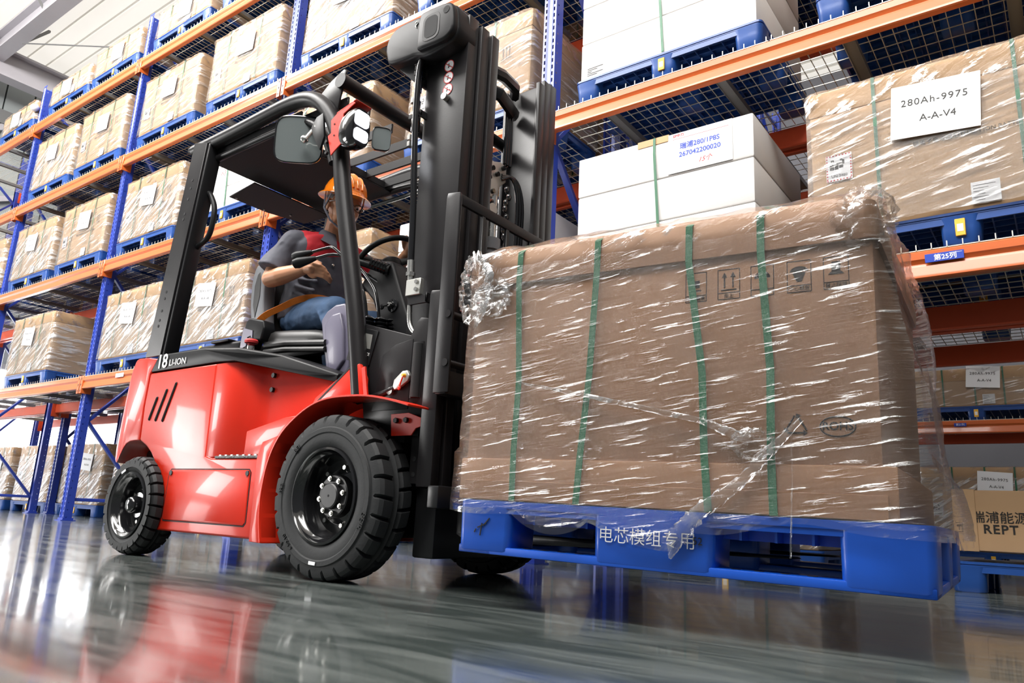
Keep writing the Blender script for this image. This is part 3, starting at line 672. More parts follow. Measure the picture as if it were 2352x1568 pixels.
# ground pallets of the rear row, and the racks beyond
C5 = carton(W=1.12, D=0.86, H=0.80, seed=9, wrap='wrap_heavy', label=(0.15, 0.0), nstrap=2)
GR = [(-14.3, 'stacked pale carton on the floor, cut by the left edge'), (-12.85, 'white wrapped floor carton behind the blue diagonal brace, near left edge'),
      (-11.36, 'white wrapped floor carton right of the diagonal brace'), (-9.93, 'white wrapped floor carton just left of the rear wheel')]
for x, n_ in ((-8.35, 'one'), (-6.95, 'two'), (-5.38, 'three'), (-3.98, 'four'), (-2.42, 'five')): GR.append((x, 'rear row floor carton, number %s right of rear wheel' % n_))
for x, t_ in GR: load_on(C5, x, 0, 0, 'c', y=Y2+0.02, where=t_, zz=-0.005)
def rept():
    r = empty('printed_carton'); W, D, H = 1.12, 0.8, 0.305
    MB().box(-W/2, W/2, -D/2, D/2, 0, H).build('carton_body', 'cardboard', r, bevel=0.006)
    MB().box(-W/2-0.004, -W/2+0.10, -D/2-0.005, -D/2+0.3, -0.004, H+0.004).build('corner_board', 'cardboard', r, bevel=0.003)
    put_text('瑞浦能源', (-W/2+0.20, -D/2-0.002, 0.165), 0.062, 'ink', r, off=0.0004, name='printing')
    put_text('REPT', (-W/2+0.20, -D/2-0.002, 0.108), 0.062, 'ink', r, off=0.0012, spacing=1.15, name='printing')
    mk = MB(); x0 = -W/2+0.005
    for a, b, c, d in ((0, 0.03, 0.09, 0.093), (0, 0.03, 0.135, 0.138), (0.028, 0.031, 0.09, 0.138), (0.004, 0.026, 0.118, 0.128), (0.013, 0.016, 0.100, 0.128)):
        mk.box(x0+a, x0+b, -D/2-0.0058, -D/2-0.0050, c, d)
    mk.build('handling_marks', 'ink', r, smooth=0); return r
RP = rept(); load_on(RP, -0.55, 0, 0, 'c', y=4.60, where='brown carton printed with black letters on a floor pallet, bottom right', zz=-0.006, pz=0.205, dpal=0.8)
Y3 = 9.0
for i, (x, t_) in enumerate(((-3.2, 'upright of the far rack across the next aisle, left one'), (0.2, 'upright of the far rack across the next aisle, right one'))):
    pass
beam(-2.9, Y3, 1.46, 'orange beam of the far rack beyond the right shelves', 'far rack beams')
beam(-2.9, Y3+D1, 1.46, 'rear orange beam of the far rack beyond the right shelves', 'far rack beams', True, True)
upright(-2.9, Y3, D1, BR1, 'blue upright of the far rack across the next aisle', 'far rack uprights')
upright(0.085, Y3, D1, BR1, 'second blue upright of the far rack across the next aisle', 'far rack uprights')
for h in (0, 1): deck(-2.84+h*1.436, Y3, 1.46, 1, 'wire deck of the far rack, %s half' % ('left', 'right')[h], 'far rack decks')
C6 = carton(W=1.16, D=0.88, H=0.40, seed=12, wrap='wrap', label=(0.1, 0.14), nstrap=3)
load_on(C6, -1.33, 0, 0, 'c', y=Y3+0.03, where='small far carton with green straps on the distant orange beam at right', zz=1.464)
load_on(C6, -2.75, 0, 0, 'c', y=Y3+0.03, where='far carton just behind the right edge of the carried load', zz=1.464)
C7 = carton(W=1.16, D=0.88, H=0.84, seed=13, wrap='wrap_heavy', label=(0.1, 0.08), nstrap=3)
load_on(C7, -1.30, 0, 0, 'c', y=Y3+0.03, where='tall far carton stack with papers above the printed carton, bottom right', zz=-0.005)
s3 = empty('row_sign', (-0.9, Y3-0.06, 1.4), True)
MB().box(-0.93, -0.82, Y3-0.0565, Y3-0.053, 1.40, 1.435).build('plate', 'sign_blue', s3, smooth=0); put_text('第21列', (-0.875, Y3-0.058, 1.417), 0.026, 'ink_white', s3)
tag(s3, 'tiny blue row sign on the far orange beam', 'sign')

# ------------------------------------------------------------------ the carried load
LM = Matrix.Translation((-0.241, 1.82, 0.128)) @ Matrix.Rotation(math.radians(3.7), 4, 'Z') @ Matrix.Rotation(math.radians(1.0), 4, 'Y')
def load_root(name):
    o = bpy.data.objects.new(name, None); COL.objects.link(o); o.matrix_world = LM; return o
lp = load_root('plastic_pallet'); LPM = 'load_pallet_blue'; W, D, H = 1.235, 0.95, 0.150
mb = MB(); mb.prism(rrect(-W, 0, 0, D, 0.02), 'z', H-0.02, H); mb.prism(rrect(-W+0.003, -0.003, 0.003, D-0.003, 0.02), 'z', H-0.035, H-0.02)
for k in range(1, 15): x = -W*k/15; mb.box(x-0.003, x+0.003, 0.02, D-0.02, H-0.06, H-0.03)
for k in range(1, 12): y = D*k/12; mb.box(-W+0.02, -0.02, y-0.003, y+0.003, H-0.06, H-0.03)
mb.build('deck_board', LPM, lp, smooth=30)
mb = MB()
for a, b, c, d in ((-W, 0, 0, 0.12), (-W, 0, D-0.12, D), (-W, 0, 0.415, 0.535), (-W, -W+0.12, 0, D), (-0.12, 0, 0, D)):
    mb.box(a+0.004, b-0.004, c+0.004, d-0.004, 0.0, 0.022)
mb.build('bottom_runner', LPM, lp, bevel=0.003)
for x in (-1.02, -0.965, -0.91, -0.855, -0.43, -0.375, -0.315, -0.255):
    MB().cyl((x, 0.045, 0.0212), (x, 0.045, 0.0228), 0.012, n=16).build('drain_hole', 'dark_void', lp, smooth=0)
for (a, b) in ((-W, -1.055), (-0.795, -0.47), (-0.19, 0)):
    for (c, d) in ((0, 0.15), (0.40, 0.55), (D-0.15, D)):
        R = []
        for z, e in ((0.004, 0.006), (0.012, 0.002), (0.07, 0.001), (H-0.036, 0.0), (H-0.02, 0.0)):
            R.append([(p[0], p[1], z) for p in rrect(a+e, b-e, c+e, d-e, 0.02)])
        MB().rings(R).build('leg', LPM, lp, smooth=50)
put_text('电芯模组专用', (-0.645, -0.0025, 0.077), 0.044, 'ink_white', lp, off=-0.0002); put_text('52', (-0.51, -0.0025, 0.080), 0.026, 'ink', lp)
put_text('ミ卡', (-1.14, -0.0025, 0.065), 0.035, 'ink', lp, shear=0.3, off=-0.0008) if False else None
sc_ = MB(); sc_.bar((-1.175, -0.002, 0.058), (-1.170, -0.002, 0.068), 0.002, 0.003).bar((-1.155, -0.002, 0.05), (-1.150, -0.002, 0.085), 0.002, 0.003).bar((-1.165, -0.002, 0.072), (-1.135, -0.002, 0.085), 0.002, 0.003).bar((-1.145, -0.002, 0.078), (-1.125, -0.002, 0.10), 0.002, 0.003)
sc_.build('pen_mark', 'ink', lp, smooth=0)
tag(lp, 'bright blue pallet with white writing carried on the forks', 'pallet')
lb = load_root('wrapped_carton'); BX0, BX1, BY0, BY1 = -1.235, -0.095, 0.015, 0.93
tag(lb, 'large brown carton with green straps in glossy film, carried by the forklift', 'carton')
MB().box(BX0, BX1, BY0, BY1, 0.151, 0.90).build('carton_body', 'cardboard_load_shaded', lb, bevel=0.008)
mb = MB(); mb.box(BX0-0.012, BX1+0.03, BY0-0.010, BY1+0.01, 0.1515, 0.272); mb.build('carton_tray', 'cardboard_load_shaded', lb, bevel=0.006)
MB().box(BX0+0.01, BX1+0.008, BY0-0.014, BY0-0.0101, 0.153, 0.208).build('tray_flap', 'cardboard_load_shaded', lb, bevel=0.001, seg=1)
rg = []
for z, e in ((0.806, 0.012), (0.845, 0.014), (0.905, 0.008), (0.925, -0.01)):
    rg.append([(p[0], p[1], z+0.006*noise.noise(Vector((p[0]*4, p[1]*4, z)))) for p in rrect(BX0-e, BX1+e, BY0-e, BY1+e, 0.03)])
MB().rings(rg).build('carton_lid', 'cardboard_load_shaded', lb, smooth=40)
for (xt, xb) in ((-1.075, -1.052), (-0.812, -0.847), (-0.540, -0.483), (-0.352, -0.328)):
    mb = MB(); y = BY0-0.017
    pts = [(xb, y-0.003, 0.152), (xb+(xt-xb)*0.2, y-0.001, 0.29), (xt+(xb-xt)*0.55+0.006, y+0.004, 0.5), (xt, y, 0.80), (xt, y+0.001, 0.90), (xt, BY0+0.02, 0.928), (xt, BY1-0.02, 0.928), (xt, BY1+0.018, 0.90), (xt, BY1+0.018, 0.16)]
    for a, b in zip(pts[:-1], pts[1:]): mb.bar(a, b, 0.019, 0.0018, up=(0, 1, 0) if abs(a[2]-b[2]) > 0.03 else (0, 0, 1))
    mb.build('strap', 'strap_green', lb, smooth=0)
# printing on the carton
yy = BY0-0.0005
def lines(mb, segs, y, wd=0.0035):
    for a, b in segs: mb.bar((a[0], y, a[1]), (b[0], y, b[1]), 0.001, wd, up=(0, 0, 1)) if abs(a[0]-b[0]) > 1e-6 else mb.bar((a[0], y, a[1]), (b[0], y, b[1]), wd, 0.001, up=(0, 1, 0))
pm = MB()
for i, x in enumerate((-0.525, -0.438, -0.353, -0.264, -0.179)):
    z0, z1 = 0.692, 0.772; a, b = x-0.028, x+0.028
    lines(pm, [((a, z0), (b, z0)), ((a, z1), (b, z1)), ((a, z0+0.017), (b, z0+0.017))], yy, 0.0018)
    for q in (a, b): pm.box(q-0.0009, q+0.0009, yy-0.0005, yy+0.0005, z0, z1)
    if i == 1:
        for q in (-0.011, 0.011):
            pm.box(x+q-0.0018, x+q+0.0018, yy-0.0005, yy+0.0005, 0.722, 0.752); pm.prism([(x+q-0.007, 0.750), (x+q+0.007, 0.750), (x+q, 0.764)], 'y', yy-0.0005, yy)
        pm.box(x-0.02, x+0.02, yy-0.0005, yy+0.0005, 0.715, 0.718)
    elif i == 2:
        pm.add([(x+0.02*math.cos(t*PI/12), yy, 0.738+0.018*math.sin(t*PI/12)) for t in range(13)], [tuple(range(13))]); pm.box(x-0.001, x+0.001, yy-0.0005, yy+0.0005, 0.718, 0.74)
    elif i == 3:
        pm.prism([(x-0.006, 0.718), (x+0.006, 0.718), (x+0.016, 0.742), (x-0.016, 0.742)], 'y', yy-0.0005, yy); pm.add([(x+0.022*math.cos(t*PI/12), yy, 0.744+0.014*math.sin(t*PI/12)) for t in range(13)], [tuple(range(13))])
    elif i == 4: pm.box(x-0.010, x+0.010, yy-0.0005, yy+0.0005, 0.735, 0.76); pm.prism([(x-0.018, 0.728), (x+0.018, 0.728), (x+0.012, 0.735), (x-0.012, 0.735)], 'y', yy-0.0005, yy)
    else: pm.box(x-0.014, x+0.014, yy-0.0005, yy+0.0005, 0.72, 0.724); pm.box(x-0.01, x+0.01, yy-0.0005, yy+0.0005, 0.73, 0.75)
pm.build('handling_marks', 'ink', lb, smooth=0)
for x, t_ in ((-0.525, '禁止翻滚'), (-0.438, '向上'), (-0.264, '小心轻放'), (-0.179, '禁止踩踏')): put_text(t_, (x, yy-0.0006, 0.700), 0.0125, 'ink', lb, name='printing')
rc = MB()
x, z = -0.278, 0.362
for k in range(3):
    a0 = PI/2+k*2*PI/3
    p = [(x+0.031*math.cos(a0), z+0.031*math.sin(a0)), (x+0.031*math.cos(a0+2*PI/3), z+0.031*math.sin(a0+2*PI/3))]
    q = [(p[0][0]*(1-t)+p[1][0]*t, p[0][1]*(1-t)+p[1][1]*t) for t in (0.12, 0.80)]
    rc.tube([(q[0][0], yy, q[0][1]), (q[1][0], yy, q[1][1])], 0.0022, n=6); c_ = ((p[0][0]*0.08+p[1][0]*0.92), (p[0][1]*0.08+p[1][1]*0.92))
    d = Vector((p[1][0]-p[0][0], 0, p[1][1]-p[0][1])).normalized(); n_ = Vector((-d.z, 0, d.x))
    e_ = Vector((q[1][0], yy-0.0005, q[1][1])); rc.add([tuple(e_+n_*0.008), tuple(e_-n_*0.008), tuple(e_+d*0.010)], [(0, 1, 2)])
rc.tube([(-0.1865+0.038*math.cos(t*PI/20), yy, 0.361+0.023*math.sin(t*PI/20)) for t in range(41)], 0.0017, n=6)
rc.build('recycling_mark', 'ink', lb, smooth=0)
put_text('R', (-0.282, yy-0.0006, 0.356), 0.018, 'ink', lb, name='printing') if False else None
put_text('ROHS', (-0.1865, yy-0.0006, 0.361), 0.026, 'ink', lb, off=0.0006, name='printing')
# stretch film: a sleeve over carton and pallet edge, crumpled corners, hanging hem and a twisted tail
def film_sleeve():
    Wf, Df = BX1-BX0+0.03, BY1-BY0+0.03; cx, cy = (BX0+BX1)/2, (BY0+BY1)/2
    pr = perim(Wf, Df, 240, 0.03); R = []; rows = 46; n = len(pr)
    for k in range(rows+1):
        t = k/rows; ring = []
        for (p, nm) in pr:
            hem = 0.115+0.03*noise.noise(Vector((p[0]*5, p[1]*5, 3.3))); x = p[0]+cx
            if nm[1] < -0.5:
                if -1.03 < x < -0.80: hem -= 0.045*math.sin((x+1.03)/0.23*PI)**0.6
                if -0.80 < x < -0.55: hem -= 0.055*math.sin((x+0.80)/0.25*PI*0.62)
            z = hem+(0.905-hem)*t; right = max(0, nm[0])
            bulge = 0.010+0.008*abs(noise.noise(Vector((p[0]*4, p[1]*4, z*4))))+0.0035*noise.noise(Vector((p[0]*9+z*5, p[1]*9, z*60)))
            bulge += right*(0.085*(1-t)**1.3+0.05*max(0, noise.noise(Vector((p[1]*3, z*3, 2.2))))) + (0.012 if z < 0.29 else 0)
            if t > 0.84: bulge += 0.012*abs(noise.noise(Vector((p[0]*22, p[1]*22, z*22))))
            ring.append((p[0]+cx+nm[0]*bulge, p[1]+cy+nm[1]*bulge, z))
        R.append(ring)
    for a_, dz in ((0.975, 0.024), (0.93, 0.032), (0.80, 0.030)):
        R.append([((p[0])*a_+cx, p[1]*a_+cy, 0.906+dz+0.010*noise.noise(Vector((p[0]*16, p[1]*16, a_)))) for (p, nm) in pr])
    mb = MB(); mb.rings(R, True, False); mb.mi = [1 if (i//n) > rows*0.93 or (i//n) < 1 else 0 for i in range(len(mb.f))]
    return mb.build('stretch_wrap', ['wrap_load', 'wrap_crumple'], lb, smooth=70)
film_sleeve()
def crumple(name, c, rad, seed, parent, mat='wrap_crumple', lv=30, amp=0.5):
    mb = MB(); vs = []; n = lv; fs = []
    for i in range(n+1):
        for j in range(n):
            th = PI*i/n; ph = 2*PI*j/n; v = Vector((math.sin(th)*math.cos(ph), math.sin(th)*math.sin(ph), math.cos(th)))
            k = 1-amp*abs(noise.noise(v*2.3+Vector((seed, 0, 0))))-0.16*amp*abs(noise.noise(v*6+Vector((0, seed, 0))))
            vs.append((c[0]+v.x*rad[0]*k, c[1]+v.y*rad[1]*k, c[2]+v.z*rad[2]*k))
    for i in range(n):
        for j in range(n): k = (j+1) % n; fs.append((i*n+j, (i+1)*n+j, (i+1)*n+k, i*n+k))
    mb.add(vs, fs); return mb.build(name, mat, parent, smooth=80)
crumple('film_bunch', (-1.235, -0.010, 0.80), (0.062, 0.045, 0.135), 4.0, lb, amp=0.75)
crumple('film_bunch', (-1.16, -0.012, 0.765), (0.075, 0.03, 0.07), 6.0, lb, amp=0.75)
crumple('film_bunch', (-0.115, 0.02, 0.862), (0.085, 0.07, 0.085), 8.0, lb, amp=0.7)
crumple('film_bunch', (-0.375, -0.008, 0.318), (0.06, 0.022, 0.045), 5.0, lb, amp=0.7)
def strand(pts, wd, seed, name='film_strand'):
    mb = MB(); R = []; N = 60
    P_ = [Vector(p) for p in pts]
    for k in range(N+1):
        t = k/N*(len(P_)-1); i = min(int(t), len(P_)-2); f = t-i; p = P_[i].lerp(P_[i+1], f)
        w_ = wd[i]*(1-f)+wd[i+1]*f; d = (P_[i+1]-P_[i]).normalized(); s_ = Vector((-d.z, 0, d.x))
        R.append([tuple(p+s_*w_*math.cos(2*PI*j/8+t*2)*(1+0.5*noise.noise(Vector((t*9, j, seed))))+Vector((0, 1, 0))*w_*0.45*math.sin(2*PI*j/8+t*2)) for j in range(8)])
    mb.rings(R, True, True); return mb.build(name, 'film_rope', lb, smooth=30)
strand([(-1.05, -0.008, 0.492), (-0.83, -0.010, 0.448), (-0.50, -0.012, 0.374), (-0.38, -0.014, 0.325)], [0.003, 0.006, 0.008, 0.014], 1)
strand([(-0.26, -0.012, 0.375), (-0.34, -0.016, 0.292), (-0.40, -0.020, 0.225), (-0.50, -0.022, 0.150), (-0.56, -0.018, 0.085), (-0.575, -0.012, 0.035)], [0.006, 0.014, 0.014, 0.020, 0.026, 0.004], 2)
strand([(-0.285, -0.010, 0.36), (-0.283, -0.012, 0.25), (-0.290, -0.014, 0.06)], [0.002, 0.0015, 0.002], 3)
strand([(-1.22, -0.02, 0.90), (-1.17, -0.024, 0.84), (-1.19, -0.02, 0.72), (-1.22, -0.016, 0.67)], [0.010, 0.016, 0.012, 0.006], 7)

# ------------------------------------------------------------------ the forklift
YC = 2.36; YN = 1.88; YF = 2.84
FL = empty('forklift', (-2.9, YC, 0), True)
tag(FL, 'red and black counterbalance forklift with overhead guard and lowered mast', 'forklift')
def mir(y): return 2*YC-y
# lower side frame with the rear wheel arch
side = [(-3.408, 0.120), (-2.60, 0.117), (-2.565, 0.20), (-2.575, 0.31), (-2.575, 0.44), (-3.03, 0.445), (-3.075, 0.455), (-3.09, 0.872), (-3.668, 0.869), (-3.678, 0.70), (-3.668, 0.533), (-3.60, 0.505), (-3.545, 0.470), (-3.502, 0.430), (-3.455, 0.380), (-3.429, 0.338), (-3.412, 0.28), (-3.408, 0.224)]
MB().prism(side, 'y', YN, YN+0.30).build('side_frame', 'red', FL, bevel=0.010, seg=3)
MB().prism(side, 'y', YF-0.30, YF).build('side_frame', 'red', FL, bevel=0.010, seg=3)
MB().box(-3.40, -2.6, YN+0.29, YF-0.29, 0.14, 0.86).build('battery_box', 'black_paint', FL, smooth=0)
# counterweight: rounded at the rear corners, cut out over the steer wheels
cw = [(-3.618, 0.958), (-3.72, 0.972), (-3.85, 0.976), (-3.893, 0.966), (-3.918, 0.93), (-3.935, 0.86), (-3.952, 0.75), (-3.966, 0.62), (-3.972, 0.50), (-3.966, 0.44), (-3.945, 0.425), (-3.915, 0.46), (-3.875, 0.497), (-3.833, 0.520), (-3.78, 0.530), (-3.721, 0.533), (-3.671, 0.533), (-3.682, 0.70), (-3.672, 0.865)]
def cwsec(y):
    e = min(1.0, max(0.0, (y-YN)/0.16), ) if y < YC else min(1.0, max(0.0, (YF-y)/0.16))
    k = 1-(1-e)**2.2; ins = 0.10*(1-math.sqrt(max(0, 1-(1-e)**2)))
    out = []
    for x, z in cw:
        f = max(0, (-x-3.74)/0.23); out.append((x+ins*f*1.0, y, z if z < 0.9 else z-0.02*(1-e)))
    return out
ys = [YN, YN+0.012, YN+0.035, YN+0.07, YN+0.11, YN+0.16, YC, YF-0.16, YF-0.11, YF-0.07, YF-0.035, YF-0.012, YF]
o = MB().rings([cwsec(y) for y in ys]).build('counterweight', 'red', FL, bevel=0.006, smooth=50)
MB().box(-3.9, -3.45, YN+0.16, YF-0.16, 0.12, 0.52).build('steer_axle', 'black_paint', FL, bevel=0.02)
# battery cover side: front part turns inward behind the step
plan = [(-3.10, YN+0.003), (-3.02, YN+0.003), (-2.955, YN+0.016), (-2.90, YN+0.045), (-2.86, YN+0.085), (-2.80, YN+0.105), (-2.36, YN+0.105), (-2.36, YF-0.105), (-2.80, YF-0.105), (-2.90, YF-0.045), (-3.02, YF-0.003), (-3.10, YF-0.003)]
mb = MB().prism(plan, 'z', 0.446, 0.872); topz = lambda x: 0.872 if x < -2.92 else 0.872-(x+2.92)*0.205
mb.v = [(x, y, z if z < 0.6 else topz(x)) for x, y, z in mb.v]; mb.build('seat_deck', 'red', FL, bevel=0.006, seg=2)
for z in (0.812, 0.748): MB().cyl((-2.79, YN+0.108, z), (-2.79, YN+0.092, z), 0.011, n=12).build('rubber_stop', 'black_plastic', FL)
# step edge with anti slip grip
MB().box(-3.0, -2.60, YN-0.003, YN+0.10, 0.441, 0.452).build('step_plate', 'tread_grip', FL, bevel=0.002)
mb = MB()
for k in range(9): mb.box(-2.97+k*0.042, -2.955+k*0.042, YN-0.001, YN+0.09, 0.452, 0.457)
mb.build('step_grip', 'galv', FL, smooth=0)
# hatch with two latches and vent slots
g = MB()
def frame_line(mb, pts, y, wd):
    for a, b in zip(pts, pts[1:]+pts[:1]): mb.bar((a[0], y, a[1]), (b[0], y, b[1]), 0.0016, wd, up=(0, 0, 1)) if abs(a[0]-b[0]) > abs(a[1]-b[1]) else mb.bar((a[0], y, a[1]), (b[0], y, b[1]), wd, 0.0016, up=(0, 1, 0))
MB().prism([(-3.342, 0.168), (-2.735, 0.168), (-2.722, 0.180), (-2.728, 0.38), (-2.74, 0.392), (-3.332, 0.392), (-3.345, 0.38), (-3.352, 0.18)], 'y', YN-0.004, YN+0.006).build('hatch', 'red', FL, bevel=0.003)
frame_line(g, [(-3.345, 0.165), (-2.732, 0.165), (-2.719, 0.18), (-2.725, 0.382), (-2.738, 0.395), (-3.334, 0.395), (-3.349, 0.382), (-3.355, 0.18)], YN-0.0008, 0.004); g.build('hatch_gap', 'dark_void', FL, smooth=0)
for x, z in ((-3.328, 0.378), (-2.742, 0.378)):
    MB().cyl((x, YN-0.008, z), (x, YN+0.002, z), 0.011, n=14).build('latch', 'black_plastic', FL)
mb = MB()
for (x0, z0, x1, z1) in ((-3.607, 0.636, -3.563, 0.738), (-3.546, 0.630, -3.484, 0.772), (-3.482, 0.625, -3.408, 0.800)):
    mb.tube([(x0, YN, z0), (x1, YN, z1)], 0.0075, n=8); mb.ball((x0, YN, z0), 0.0075, 8, 6); mb.ball((x1, YN, z1), 0.0075, 8, 6)
mb.build('vent_slots', 'dark_void', FL)
# black moulded cover along the top
cov = [(-3.665, 0.875), (-3.10, 0.878), (-2.95, 0.872), (-2.60, 0.803), (-2.36, 0.752), (-2.355, 0.79), (-2.60, 0.862), (-2.75, 0.905), (-2.94, 0.935), (-3.22, 0.960), (-3.615, 0.962)]
covB = []
def cov_in(y): return 0.0
mb = MB(); R = []
for y, e in ((YN-0.001, 0.012), (YN+0.004, 0.003), (YN+0.02, 0.0), (YF-0.02, 0.0), (YF-0.004, 0.003), (YF+0.001, 0.012)):
    R.append([(x, (y if x < -2.93 else y+(0.09 if y < YC else -0.09)*min(1, (x+2.93)/0.12)), z-(e if z > 0.885-max(0, (x+2.95))*0.2 else 0)) for x, z in cov])
mb.rings(R); mb.build('top_cover', 'black_plastic', FL, bevel=0.004, smooth=40)
tx = text_mesh('18', 0.098, 'ink_white', off=0.0015); tx.transform(Matrix.Translation((-3.562, YN-0.005, 0.917)) @ Matrix.Rotation(PI/2, 4, 'X')); link('lettering', tx, FL)
tx = text_mesh('LI-ION', 0.045, 'ink_white', align='LEFT', spacing=1.0); tx.transform(Matrix.Translation((-3.498, YN-0.005, 0.906)) @ Matrix.Rotation(PI/2, 4, 'X') @ Matrix.Diagonal((1.15, 1, 1, 1))); link('lettering', tx, FL)
MB().box(-3.76, -3.36, 2.16, 2.60, 0.97, 1.075).build('service_box', 'black_plastic', FL, bevel=0.02, seg=3)
MB().box(-3.62, -3.46, 2.15, 2.25, 1.075, 1.088).build('box_catch', 'black_plastic', FL, bevel=0.004)
es = MB().cyl((-3.025, 2.0, 0.955), (-3.025, 2.0, 0.972), 0.017, n=16).build('stop_switch', 'steel', FL)
MB().lathe([(0.0, 0.970), (0.014, 0.970), (0.016, 0.982), (0.030, 0.986), (0.032, 0.996), (0.026, 1.004), (0.0, 1.006)], (-3.025, 2.0, 0), 'z', 20).build('switch_button', 'ink_red', es)
# wheels
def tyre_mesh(R_, wd, rim, lugs, side=-1):
    # section from inner bead to outer bead, tread cut by lug grooves
    mb = MB(); N = lugs*8; prof = [(rim, 0.012), (rim+0.012, 0.002), (rim+0.035, -0.004), (rim+0.055, -0.003), (rim+0.06, -0.006), (R_-0.052, -0.006), (R_-0.048, 0.0), (R_-0.030, 0.001), (R_-0.012, 0.008), (R_-0.002, 0.020), (R_, 0.040), (R_, wd*0.36), (R_, wd*0.44), (R_, wd*0.5)]
    prof = prof+[(r, wd-h) for r, h in reversed(prof[:-1])]
    rows = []
    for k in range(N):
        ph = (k % 8)/8; t = 2*PI*k/N; ring = []
        for i, (r, h) in enumerate(prof):
            f = h/wd; outer = r > R_-0.034
            sh = 0.0
            if outer:
                left = f < 0.44; right = f > 0.56
                g = (left and ph >= 0.82) or (right and 0.32 <= ph < 0.50) or (0.43 < f < 0.46) or (0.54 < f < 0.57)
                if g: r = r-(0.022 if r > R_-0.02 else 0.008)
            tt = t+(0.18*(2*PI/lugs))*(abs(f-0.5)*2) ; ring.append((r*math.cos(tt), h, r*math.sin(tt)))
        rows.append(ring)
    m_ = len(prof); mb.v = [p for r in rows for p in r]
    for k in range(N):
        for i in range(m_-1):
            a = k*m_+i; b = ((k+1) % N)*m_+i; mb.f.append((a, a+1, b+1, b)); mb.mi.append(0)
    return mb.mesh('tyre', 'rubber', smooth=28)
def wheel(cx, y0, cz, R_, wd, rim, lugs, far=False, kind='front'):
    s = -1 if far else 1
    t = link('tyre', tyre_mesh(R_, wd, rim, lugs), FL); t.location = Vector((cx, y0, cz)); 
    if far: t.scale = (1, -1, 1)
    base = Vector((cx, y0, cz))
    def put_w(mb, name, mat, parent=t, **k):
        o = mb.build(name, mat, parent, **k); return o
    dp = 0.085 if kind == 'front' else 0.075
    put_w(MB().lathe([(rim+0.006, 0.010), (rim+0.004, -0.002), (rim-0.004, -0.005), (rim-0.010, 0.003), (rim-0.013, 0.016), (rim-0.020, 0.020), (rim-0.024, 0.032), (rim-0.030, 0.05), (rim-0.036, dp), (rim*0.62, dp+0.004), (rim*0.58, dp-0.004), (0.04, dp-0.004), (0.0, dp-0.004)], (0, 0, 0), 'y', 56), 'rim', 'gloss_black', smooth=50)
    put_w(MB().lathe([(rim-0.03, wd-0.02), (rim-0.035, dp), (0.0, dp)], (0, 0, 0), 'y', 32), 'rim_back', 'black_paint', smooth=50)
    if kind == 'front':
        hb = put_w(MB().lathe([(0.078, dp), (0.078, 0.050), (0.074, 0.046), (0.048, 0.046), (0.046, 0.030), (0.042, 0.026), (0.001, 0.026)], (0, 0, 0), 'y', 36), 'hub', 'hub_paint', smooth=25)
        MB().cyl((0, 0.0262, 0), (0, 0.0255, 0), 0.005, n=8).build('hub_bore', 'dark_void', hb)
        for k in range(8):
            a = 2*PI*k/8+0.2; c = (0.0635*math.cos(a), 0, 0.0635*math.sin(a))
            MB().cyl((c[0], 0.046, c[2]), (c[0], 0.036, c[2]), 0.0105, n=6).cyl((c[0], 0.037, c[2]), (c[0], 0.031, c[2]), 0.006, n=8).build('wheel_nut', 'steel', hb, smooth=20)
        for k in range(7):
            a = 2*PI*k/7+0.5; c = (0.108*math.cos(a), 0, 0.108*math.sin(a))
            MB().cyl((c[0], dp, c[2]), (c[0], dp-0.014, c[2]), 0.009, n=6).build('rim_bolt', 'steel', hb, smooth=20)
    else:
        hb = put_w(MB().lathe([(0.060, dp), (0.058, 0.05), (0.040, 0.048), (0.039, 0.018), (0.034, 0.006), (0.022, 0.0), (0.0, -0.002)], (0, 0, 0), 'y', 36), 'hub', 'gloss_black', smooth=50)
        for k in range(6):
            a = 2*PI*k/6+0.4; c = (0.078*math.cos(a), 0, 0.078*math.sin(a))
            MB().cyl((c[0], dp, c[2]), (c[0], dp-0.016, c[2]), 0.009, n=6).build('wheel_nut', 'steel', hb, smooth=20)
    if not far:
        # raised size writing and the riveted tag on the sidewall
        for (txt, a, sz) in ((('BEI', 2.35, 0.026), ('PREI', 3.05, 0.022), ('6.50-10', 3.95, 0.024), ('BEIR', -0.35, 0.05)) if kind == 'front' else ()):
            if sz > 0.04: sz = 0.034
            me = text_mesh(txt, sz, 'rubber', ext=0.0015); rr = (R_-0.052+rim+0.055)/2
            me.transform(Matrix.Translation((rr*math.cos(a), -0.0075, rr*math.sin(a))) @ Matrix.Rotation(-(a-PI/2), 4, 'Y') @ Matrix.Rotation(PI/2, 4, 'X')); link('sidewall_lettering', me, t)
        a = -1.62 if kind == 'front' else 2.0; rr = R_-0.06
        tg = MB(); tg.box(-0.018, 0.018, -0.0015, 0.0015, -0.006, 0.006); me = tg.mesh('sidewall_tag', 'paper', bevel=0.001, seg=1)
        me.transform(Matrix.Translation((rr*math.cos(a), -0.008, rr*math.sin(a))) @ Matrix.Rotation(-(a-PI/2), 4, 'Y')); link('sidewall_tag', me, t)
    return t
wheel(-2.190, 1.820, 0.298, 0.298, 0.172, 0.170, 26)
wheel(-2.190, mir(1.820), 0.298, 0.298, 0.172, 0.170, 26, far=True)
wheel(-3.578, 1.825, 0.226, 0.226, 0.135, 0.148, 26, kind='rear')
wheel(-3.578, mir(1.825), 0.226, 0.226, 0.135, 0.148, 26, far=True, kind='rear')
